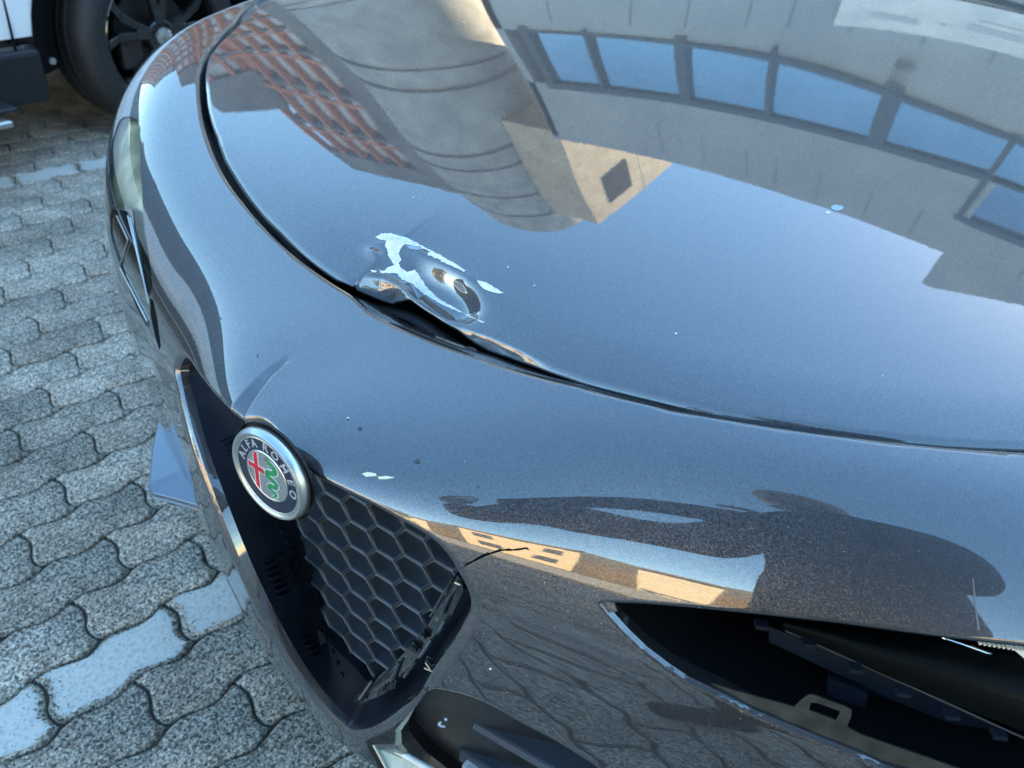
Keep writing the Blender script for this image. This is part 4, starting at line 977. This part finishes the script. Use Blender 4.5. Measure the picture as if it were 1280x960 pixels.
def white_wheel(xc):
    M0 = Matrix.Translation((xc, YF, .37)) @ Matrix.Rotation(R_(90), 4, 'X')   # local +Z outboard (towards -Y)
    R = .37
    pr = [(.255, .012), (.262, .030), (.290, .040), (.325, .036), (.348, .018), (.360, -.002), (.366, -.03)]
    pr += [(.368, -.05), (.362, -.052), (.362, -.060), (.369, -.062), (.370, -.10), (.364, -.102), (.364, -.110), (.370, -.112), (.370, -.150), (.364, -.152), (.364, -.16), (.369, -.162), (.367, -.20), (.350, -.225), (.30, -.24), (.255, -.22)]
    t = W0(sharp(MB().lathe(pr, 96, M0).build('tyre', RUBBER, wc), 40))
    sp = MB()
    for k in range(84):  # sipes in the shoulder
        a = 2 * math.pi * k / 84; c, s = math.cos(a), math.sin(a)
        for w0, w1, rr in ((-.026, -.048, .3672), (-.165, -.20, .3678), (-.115, -.147, .3706)):
            sp.box(M0 @ Vector((c * rr, s * rr, (w0 + w1) / 2)), (.002, .0035, abs(w1 - w0)), M=M0.to_3x3() @ Matrix.Rotation(a, 3, 'Z'))
    tag(W0(sp.build('tread_sipes', DARK, t)), kind='stuff')
    rimm = W0(sharp(MB().lathe([(.258, .014), (.262, .026), (.256, .030), (.250, .022), (.243, -.01), (.240, -.06), (.238, -.16)], 80, M0).build('wheel_rim', GLOSSBLK, wc), 40))
    disc = MB().lathe([(.0001, -.075), (.165, -.075), (.167, -.085), (.167, -.10)], 64, M0); W0(sharp(disc.build('brake_disc', mat('brake_disc', (.09, .085, .08), .4, .8), wc)))
    bkp = MB().lathe([(.0001, -.12), (.24, -.12)], 48, M0); W0(bkp.build('back_plate', DARK, wc))
    cal = MB(); cal.box(M0 @ Vector((-.12, -.05, -.05)), (.10, .14, .05), M=M0.to_3x3()); q = W0(cal.build('brake_caliper', mat('caliper_grey', (.06, .05, .05), .5, .5), wc)); bevel(q, .015, 3)
    for k in range(5):
        a0 = R_(72 * k + 20); s = MB()
        for da in (-.16, .16):
            def pt(r, th, h): return M0 @ Vector((r * math.cos(a0 + th), r * math.sin(a0 + th), h))
            hw = .017
            e = [(.04, da * .5, .004), (.12, da * .9, .010), (.20, da * 1.25, .016), (.246, da * 1.9, .020)]
            for (r0, t0, h0), (r1_, t1, h1) in zip(e[:-1], e[1:]):
                w0, w1 = hw / r0 * .8, hw / r1_
                s.hexa([pt(r0, t0 - w0, h0 - .03), pt(r1_, t1 - w1, h1 - .03), pt(r1_, t1 + w1, h1 - .03), pt(r0, t0 + w0, h0 - .03), pt(r0, t0 - w0, h0), pt(r1_, t1 - w1, h1), pt(r1_, t1 + w1, h1), pt(r0, t0 + w0, h0)])
        q = W0(s.build('spoke', GLOSSBLK, wc)); bevel(q, .003)
    hub = W0(sharp(MB().lathe([(.0001, .006), (.05, .006), (.062, .0), (.066, -.02), (.07, -.03)], 48, M0).build('hub', GLOSSBLK, wc)))
    for k in range(5):
        a = R_(72 * k + 56); W0(sharp(MB().lathe([(.0001, .004), (.009, .004), (.011, .0), (.011, -.01)], 12, M0 @ Matrix.Translation((.045 * math.cos(a), .045 * math.sin(a), .006))).build('wheel_bolt', DARK, hub)))
    cap = W0(sharp(MB().lathe([(.0315, .006), (.035, .010), (.0345, .015), (.031, .016), (.029, .013), (.0285, .009), (.0001, .008)], 48, M0).build('centre_cap', CHROME, wc)))
    st_ = MB()
    for k in range(3):
        a = R_(90 + 120 * k); b_ = [(math.cos(a + R_(60)) * .0032, math.sin(a + R_(60)) * .0032), (math.cos(a) * .026, math.sin(a) * .026), (math.cos(a - R_(60)) * .0032, math.sin(a - R_(60)) * .0032)]
        st_.prism(b_, .0085, .013, M0)
    W0(st_.build('star_emblem', CHROME, cap))
ub = MB(); ub.box((-.35, YF + .95, .27), (3.3, 1.6, .16)); W0(ub.build('underbody', DARK, wc))
ub = MB(); ub.box((1.9, YF + 1.0, .30), (1.4, 1.1, .14)); W0(ub.build('underbody', DARK, wc))
white_wheel(XW); white_wheel(XW - 2.85)

# ================================================================== BUILDINGS ROUND THE YARD
PANEL = noisy(mat('grey_cladding', (.30, .31, .33), .55), (.28, .315, .34), (.34, .375, .40), .8, 5)
FRAME = mat('dark_frame', (.05, .06, .07), .4)
PANE = noisy(mat('blue_glass', (.4, .6, .72), .06, .9), (.22, .36, .43), (.28, .42, .49), .7, 5)
CONC = noisy(mat('concrete', (.3, .3, .29), .85), (.27, .29, .30), (.40, .425, .44), 1.4, 8, .3, dist=.01)
grey = tag(empty('office_building', (12, 0, 0)), 'grey panelled building with a long strip of blue windows behind the parking yard', 'building')
def wall(name, P, m, parent, th=(0, 0, 0)):
    k = len(P); b = MB(); b.add(P + [tuple(np.array(p) + th) for p in P], [tuple(range(k)), tuple(range(k, 2 * k))[::-1]] + [(i, (i + 1) % k, (i + 1) % k + k, i + k) for i in range(k)])
    o = b.build(name, m, parent)
    if parent: o.matrix_parent_inverse = Matrix.Translation(-parent.location)
    return o
FX = 12.0
def topz(y): return 7.42 + (y + .5) * .148 if y > -.55 else 9.45
yb = [9.15, -.5]
# strips of cladding: below, above, and piers
wall('cladding', [(FX, 9.9, 0), (FX, -40, 0), (FX, -40, 6.12), (FX, 9.9, 6.40)], PANEL, grey, (.3, 0, 0))
wall('cladding', [(FX, 9.9, topz(9.3) + .12), (FX, -.7, topz(-.5) + .12), (FX, -.7, 11.2), (FX, 9.9, 11.45)], PANEL, grey, (.3, 0, 0))
wall('cladding', [(FX, -.7, 9.6), (FX, -40, 9.6), (FX, -40, 12.0), (FX, -2.6, 12.0), (FX, -.9, 13.1), (FX, -.7, 13.1)], PANEL, grey, (.3, 0, 0))
wall('roof', [(FX + .2, 9.5, 11.3), (FX + .2, -40, 11.3), (FX + 14, -40, 11.3), (FX + 14, 9.5, 11.3)], PANEL, grey, (0, 0, -.1))
wall('end_wall', [(FX, 9.9, 0), (FX + 14, 9.5, 0), (FX + 14, 9.5, 11.3), (FX, 9.9, 11.3)], PANEL, grey, (0, -.2, 0))
wall('wall', [(FX + .5, 9.8, 0), (FX + .5, -40, 0), (FX + .5, -40, 11.2), (FX + .5, 9.8, 11.2)], FRAME, grey, (.1, 0, 0))
# window strip
edges = [9.15, 7.63, 5.48, 3.60, 1.42, -.53, -2.6, -5, -7.4, -9.8, -12.2]
for i in range(len(edges) - 1):
    a, b = edges[i], edges[i + 1]; w = .16
    z0a, z0b = 6.52, 6.42; ta, tb = topz(a if a > -.5 else -1), topz(b if b >= -.53 else -1)
    if i == 5: ta = tb = 9.45
    wall('window_pane', [(FX + .12, a, z0a - .2), (FX + .12, b, z0b - .2), (FX + .12, b, tb + .15), (FX + .12, a, ta + .15)], PANE, grey, (.02, 0, 0))
for y, w in zip(edges, (.2, .09, .24, .10, .30, .10, .2, .3, .2, .3, .2)):
    t = topz(max(y, -.5)) if y > -.6 else 9.45
    if y == -.53: t = 9.45
    wall('mullion', [(FX - .05, y + w / 2, 6.2), (FX - .05, y - w / 2, 6.2), (FX - .05, y - w / 2, t + .1), (FX - .05, y + w / 2, t + .1)], FRAME, grey, (.2, 0, 0))
wall('window_head', [(FX - .06, 9.3, topz(9.3)), (FX - .06, -.5, topz(-.5)), (FX - .06, -.5, topz(-.5) + .24), (FX - .06, 9.3, topz(9.3) + .24)], FRAME, grey, (.2, 0, 0))
wall('window_head', [(FX - .06, -.45, 9.35), (FX - .06, -12.3, 9.35), (FX - .06, -12.3, 9.6), (FX - .06, -.8, 9.6), (FX - .06, -.45, 9.5)], FRAME, grey, (.2, 0, 0))
wall('transom', [(FX - .05, -.6, 7.5), (FX - .05, -12.2, 7.5), (FX - .05, -12.2, 7.6), (FX - .05, -.6, 7.6)], FRAME, grey, (.15, 0, 0))
wall('window_sill', [(FX - .07, 9.3, 6.36), (FX - .07, -12.2, 6.10), (FX - .07, -12.2, 6.18), (FX - .07, 9.3, 6.46)], FRAME, grey, (.2, 0, 0))
SEAM = mat('panel_seam', (.16, .17, .18), .5)
for y in (8.4, 6.6, 5.45, 4.3, 3.55, 2.5, 1.35, .3, -1.8, -3.6, -5.4):
    wall('panel_seam', [(FX - .006, y, .3), (FX - .006, y - .035, .3), (FX - .006, y - .035, 6.05), (FX - .006, y, 6.05)], SEAM, grey, (.01, 0, 0))
    if y < 8: wall('panel_seam', [(FX - .006, y - .2, 9.7 if y > 0 or y < -.7 else 9.7), (FX - .006, y - .235, 9.7), (FX - .006, y - .235, 11.0), (FX - .006, y - .2, 11.0)], SEAM, grey, (.01, 0, 0))
sg = tag(empty('wall_sign', (11.9, 1, 5.4)), 'pale weathered sign board with worn lettering on the grey wall', 'sign')
wall('board', [(11.86, 2.75, 4.6), (11.86, -4, 4.4), (11.86, -4, 5.55), (11.86, 2.75, 5.9)], noisy(mat('sign_board', (.7, .72, .72), .5), (.62, .66, .68), (.78, .8, .8), 2, 6), sg, (.05, 0, 0))
for y0, y1, z0, z1 in ((2.2, 1.5, 5.45, 5.62), (1.2, 1.1, 5.4, 5.5), (.8, 0, 5.2, 5.42), (-.4, -.55, 5.0, 5.3), (-.9, -1.8, 4.9, 5.2), (.7, .1, 5.0, 5.05)):
    wall('worn_lettering', [(11.84, y0, z0), (11.84, y1, z0), (11.84, y1, z1), (11.84, y0, z1)], mat('faded_print', (.48, .54, .58), .6), sg, (.01, 0, 0))
# round tower
tw = tag(empty('concrete_tower', (13.3, 14.0, 0)), 'round concrete tower with banded joints beside the grey building', 'tower')
pr = [(2.3, 0)]
for z in (4.4, 5.2, 8.8, 9.7, 12.4, 13.3, 15.4, 17.2): pr += [(2.3, z - .11), (2.12, z - .10), (2.12, z + .10), (2.3, z + .11)]
pr += [(2.3, 18.9), (.001, 18.9)]
o = MB().lathe(pr, 96).build('shaft', CONC, tw); sharp(o, 30)
CREAMW = noisy(mat('cream_concrete', (.62, .52, .38), .8), (.42, .35, .25), (.56, .48, .36), 2, 6, .3)
bx = tag(empty('stair_head', (15, 10, 0)), 'cream box on the grey roof with a dark square opening beside the round tower', 'building')
wall('side_wall', [(12.2, 9.85, 11.3), (18.2, 9.55, 11.3), (18.2, 9.55, 17.1), (12.2, 9.85, 17.1)], CREAMW, bx, (.1, 2.0, 0))
wall('opening', [(13.5, 9.76, 14.6), (15.1, 9.68, 14.6), (15.1, 9.68, 16.3), (13.5, 9.76, 16.3)], DARK, bx, (0, .02, 0))
wall('joint', [(15.9, 9.655, 11.4), (16.0, 9.65, 11.4), (16.0, 9.65, 17.1), (15.9, 9.655, 17.1)], SEAM, bx, (0, .02, 0))
# lattice block
lb_ = tag(empty('balcony_block', (16, 22, 0)), 'tall block with orange railed galleries over blue glass beyond the tower', 'building')
PALEGL = mat('pale_blue_glazing', (.60, .74, .85), .3); ORNG = mat('orange_rail', (.50, .17, .07), .6); SLAB = noisy(mat('gallery_slab', (.2, .2, .2), .8), (.12, .12, .125), (.19, .19, .19), 1)
def gallery(P0, P1, H, n_fl, n_bay, solid=.0):
    P0, P1 = Vector((*P0, 0)), Vector((*P1, 0)); d = P1 - P0; nrm = Vector((-d.y, d.x, 0)).normalized()
    if nrm.dot(-P0) < 0: nrm = -nrm
    Q = lambda t, z, o: tuple(P0 + d * t + nrm * o + Vector((0, 0, z)))
    th = tuple(nrm * -.1)
    wall('glass_wall', [Q(0, 0, 0), Q(1, 0, 0), Q(1, H - 1.8, 0), Q(0, H - 1.8, 0)], PALEGL, lb_, th)
    wall('parapet', [Q(0, H - 1.9, .7), Q(1, H - 1.9, .7), Q(1, H, .7), Q(0, H, .7)], SLAB, lb_, tuple(nrm * -.8))
    fh = (H - 1.9) / n_fl; s = MB(); r_ = MB(); v_ = MB()
    for i in range(n_fl):
        z = fh * i
        s.hexa([Vector(Q(a, z + b, o)) for b in (0, .22) for a, o in ((0, 0), (1, 0), (1, .6), (0, .6))])
        for dz in (.42,): s2 = r_.hexa([Vector(Q(a, z + b, o)) for b in (dz, dz + .20) for a, o in ((0, .58), (1, .58), (1, .64), (0, .64))])
    for j in range(n_bay + 1):
        t = j / n_bay; e = .09 / d.length
        v_.hexa([Vector(Q(a, z, o)) for z in (0, H - 1.9) for a, o in ((t - e, .3), (t + e, .3), (t + e, .66), (t - e, .66))])
    for b, nm, m in ((s, 'floor_slab', SLAB), (r_, 'rail', ORNG), (v_, 'post', ORNG)):
        o = b.build(nm, m, lb_); o.matrix_parent_inverse = Matrix.Translation(-lb_.location); tag(o, kind='stuff')
gallery((15.2, 20.6), (15.2, 26.0), 20.2, 8, 5)
gallery((15.2, 26.0), (13.2, 28.0), 15.4, 7, 3)
gallery((13.2, 28.0), (13.2, 40), 12.5, 6, 8)
wall('end_pier', [(14.5, 17.6, 0), (14.5, 20.6, 0), (14.5, 20.6, 20.4), (14.5, 17.6, 20.4)], SLAB, lb_, (3, 0, 0))
# things behind the photographer
BK = [((-26, -34), (-24, -12), 6.6, (.62, .50, .34)), ((-23, -9), (-25, 3), 5.2, (.66, .57, .42)), ((-26, 6), (-23, 24), 7.0, (.45, .40, .34)), ((-14, 30), (4, 34), 9.5, (.22, .25, .28))]
lbl = ['long cream building across the yard', 'low pale yellow house across the yard', 'tan apartment house at the far corner of the yard', 'dark slate building beyond the white car']
for (a, b, h, c), lab in zip(BK, lbl):
    e = tag(empty('building', (*a, 0)), lab, 'building'); d = Vector((b[0] - a[0], b[1] - a[1], 0)); n = Vector((-d.y, d.x, 0)).normalized(); mid = Vector((*a, 0)) + d / 2
    if n.dot(-mid) < 0: n = -n
    mm = noisy(mat('render_wall', c, .85), tuple(x * .9 for x in c), c, .7)
    def Q(t, z, o): return tuple(Vector((*a, 0)) + d * t + n * o + Vector((0, 0, z)))
    wall('wall', [Q(0, 0, 0), Q(1, 0, 0), Q(1, h, 0), Q(0, h, 0)], mm, e, tuple(-n * 8))
    wall('eaves', [Q(-.01, h - .3, .4), Q(1.01, h - .3, .4), Q(1.01, h, .4), Q(-.01, h, .4)], SLAB, e, tuple(-n * .4))
    nw = int(d.length / 2.6)
    for fl_ in range(int(h / 3)):
        for i in range(nw):
            t = (i + .5) / nw; w_ = .5 / d.length
            wall('window', [Q(t - w_, 1.0 + 3 * fl_, .03), Q(t + w_, 1.0 + 3 * fl_, .03), Q(t + w_, 2.4 + 3 * fl_, .03), Q(t - w_, 2.4 + 3 * fl_, .03)], FRAME, e, tuple(-n * .02))
# trees across the yard
LEAF = noisy(mat('foliage', (.07, .09, .03), .7), (.04, .06, .02), (.11, .12, .04), 3); BARK = mat('bark', (.09, .07, .05), .9)
leafm = None
def tree(x, y, h, r, lab):
    t = tag(empty('tree', (x, y, 0)), lab, 'tree', 'trees across the yard')
    MB().tube([(0, 0, 0), (.1, .05, h * .45), (0, .1, h * .8)], [.2, .13, .04], 8).build('trunk', BARK, t)
    b = MB()
    for _ in range(700):
        d = Vector((random.gauss(0, 1), random.gauss(0, 1), random.gauss(0, .8))).normalized() * r * random.random() ** .4
        c = Vector((0, 0, h * .68)) + d; s = random.uniform(.12, .3); q = Vector((random.gauss(0, 1), random.gauss(0, 1), random.gauss(0, 1))).normalized(); p = q.orthogonal().normalized() * s; w = q.cross(p)
        b.add([c - p, c + w * .6, c + p, c - w * .6], [(0, 1, 2, 3)])
    tag(b.build('crown', LEAF, t), kind='stuff')
for x, y, h, r, lab in ((-16, -12, 6, 2, 'small leafy tree in front of the cream building'), (-18, 4.5, 6.5, 2.2, 'bushy tree between the yellow house and the tan house'), (-17, -4, 5, 1.7, 'short tree in front of the yellow house'), (-15, 14, 6, 2, 'round tree in front of the tan house')): tree(x, y, h, r, lab)

# ================================================================== PHOTOGRAPHER
def skinned(name, verts, edges, rad, m, parent, sub=2, root=0, smooth=True):
    me = bpy.data.meshes.new(name); me.from_pydata([tuple(v) for v in verts], edges, []); o = bpy.data.objects.new(name, me); COL.objects.link(o); o.parent = parent
    o.modifiers.new('s', 'SKIN')
    for i, v in enumerate(me.skin_vertices[0].data):
        v.radius = rad[i] if hasattr(rad[i], '__len__') else (rad[i], rad[i]); v.use_root = (i == root)
    if sub: q = o.modifiers.new('u', 'SUBSURF'); q.levels = sub; q.render_levels = sub
    dg = bpy.context.evaluated_depsgraph_get(); me2 = bpy.data.meshes.new_from_object(o.evaluated_get(dg)); o.modifiers.clear(); o.data = me2
    me2.polygons.foreach_set('use_smooth', [True] * len(me2.polygons)); me2.materials.clear(); me2.materials.append(m); return o
fw = Vector(RC[2]); rt = Vector(RC[0]); dn = Vector(RC[1]); pc = Vector((-.40, -.69, 0)); fh = (Vector(CAM) - pc); fh.z = 0; fh.normalize(); rh = Vector((fh.y, -fh.x, 0))
per = tag(empty('person', tuple(pc)), 'person in dark jacket holding a phone in both hands over the car', 'person')
def PL(f_, r__, z): return fh * f_ + rh * r__ + Vector((0, 0, z))
SKINM = mat('skin', (.45, .28, .2), .5); JACK = noisy(mat('dark_jacket', (.03, .03, .035), .8), (.02, .02, .024), (.045, .045, .05), 30); TROU = mat('dark_trousers', (.02, .022, .03), .85)
ph_c = Vector(CAM) - pc - fw * .012
hands = [ph_c - rt * .078 + dn * .01 - fw * .012, ph_c + rt * .078 + dn * .01 - fw * .012]
V = [PL(-.02, 0, .93), PL(-.01, 0, 1.10), PL(.02, 0, 1.28), PL(.05, 0, 1.42), PL(.09, 0, 1.49), PL(.11, 0, 1.55)]
E = [(0, 1), (1, 2), (2, 3), (3, 4), (4, 5)]; Rr = [(.17, .12), (.16, .115), (.18, .12), (.15, .10), (.058, .058), (.055, .055)]
for s, h in ((-1, hands[0]), (1, hands[1])):
    b = len(V); V += [PL(.05, s * .13, 1.42), PL(.04, s * .20, 1.38), PL(.10, s * .25, 1.13), h + Vector((0, 0, -.06)) - fw * .05]; E += [(3, b), (b, b + 1), (b + 1, b + 2), (b + 2, b + 3)]; Rr += [.092, .080, .066, .040]
    b = len(V); V += [PL(-.02, s * .09, .88), PL(.0, s * .11, .50), PL(-.03, s * .12, .09)]; E += [(0, b), (b, b + 1), (b + 1, b + 2)]; Rr += [.095, .065, .045]
skinned('body', V, E, Rr, JACK, per)
hd = PL(.13, 0, 1.62)
bmh = bmesh.new(); bmesh.ops.create_uvsphere(bmh, u_segments=28, v_segments=20, radius=1)
for v in bmh.verts:
    x, y, z = v.co; nz = math.exp(-((x - 1) / .35) ** 2 - (y / .16) ** 2 - ((z + .1) / .18) ** 2); ch_ = max(0, -z)
    v.co = Vector((x * .098 + nz * .022 - .004, y * .076 * (1 - .25 * ch_), z * .118))
mh = bpy.data.meshes.new('head'); bmh.to_mesh(mh); ho = bpy.data.objects.new('head', mh); COL.objects.link(ho); ho.parent = per; mh.materials.append(SKINM); mh.polygons.foreach_set('use_smooth', [True] * len(mh.polygons))
ho.matrix_local = Matrix.Translation(hd) @ Matrix.Rotation(math.atan2(fh.y, fh.x), 4, 'Z') @ Matrix.Rotation(R_(32), 4, 'Y')
bmh = bmesh.new(); bmesh.ops.create_uvsphere(bmh, u_segments=28, v_segments=20, radius=1)
for v in bmh.verts:
    x, y, z = v.co; k = 1 + .06 * math.sin(9 * x + 7 * z) * math.cos(8 * y); v.co = Vector((x * .112 * k - .022, y * .092 * k, z * .115 * k + .028))
bmesh.ops.delete(bmh, geom=[v for v in bmh.verts if v.co.x > .035 and v.co.z < .06], context='VERTS')
mh = bpy.data.meshes.new('hair'); bmh.to_mesh(mh); hr_ = bpy.data.objects.new('hair', mh); COL.objects.link(hr_); hr_.parent = per; hr_.matrix_local = ho.matrix_local; mh.materials.append(mat('dark_hair', (.02, .015, .012), .6)); mh.polygons.foreach_set('use_smooth', [True] * len(mh.polygons))
for s in (-1, 1):
    for nm, p, r, m in (('eye', (.082, s * .032, .012), .012, mat('eye', (.7, .7, .68), .2)), ('ear', (-.005, s * .074, -.005), .02, SKINM)):
        bmh = bmesh.new(); bmesh.ops.create_uvsphere(bmh, u_segments=12, v_segments=8, radius=r); mh = bpy.data.meshes.new(nm); bmh.to_mesh(mh); o = bpy.data.objects.new(nm, mh); COL.objects.link(o); o.parent = per; o.matrix_local = ho.matrix_local @ Matrix.Translation(p) @ Matrix.Diagonal((1 if nm == 'eye' else .9, .5 if nm == 'ear' else 1, 1.4 if nm == 'ear' else 1, 1)); mh.materials.append(m)
m_b = MB(); m_b.box((0, 0, 0), (.006, .045, .010)); mo = m_b.build('mouth', mat('lips', (.4, .16, .14), .5), per); mo.matrix_local = ho.matrix_local @ Matrix.Translation((.083, 0, -.062))
for s, h in ((-1, hands[0]), (1, hands[1])):
    side = rt * s; wr = h + Vector((0, 0, -.06)) - fw * .05
    V = [wr, h - fw * .012 + side * .012, h + dn * -.02 + side * .012]; E = [(0, 1), (1, 2)]; Rr = [.026, (.034, .018), (.030, .014)]
    for i, (du, ln_) in enumerate(((-.045, .052), (-.022, .060), (.0, .056), (.022, .046))):
        b = len(V); p0 = h + dn * du + side * .014; V += [p0, p0 - side * ln_ * .45 + fw * .016, p0 - side * ln_ * .9 + fw * .014]; E += [(2 if du < 0 else 1, b), (b, b + 1), (b + 1, b + 2)]; Rr += [.0095, .0085, .0072]
    b = len(V); V += [h - side * .006 - fw * .022 + dn * .01, h - side * .034 - fw * .020 - dn * .012]; E += [(1, b), (b, b + 1)]; Rr += [.012, .0095]
    skinned('hand', V, E, Rr, SKINM, per, 1)
for s in (-1, 1):
    V = [PL(-.03, s * .12, .12), PL(-.02, s * .12, .045), PL(.06, s * .125, .04), PL(.16, s * .13, .03)]; skinned('shoe', V, [(0, 1), (1, 2), (2, 3)], [.045, .045, .042, .03], TROU, per, 1)
phn = MB(); phn.box((0, 0, 0), (.150, .074, .008), M=Matrix((rt, dn, fw)).transposed())
po = phn.build('phone', GLOSSBLK); po.location = tuple(Vector(CAM) - fw * .012 + rt * -.0); bevel(po, .003, 3)
# the lens sits at one end of the phone
po.location = tuple(Vector(CAM) - fw * .014 + rt * .055 + dn * .018)
tag(po, 'black phone held by the person above the car nose', 'phone')
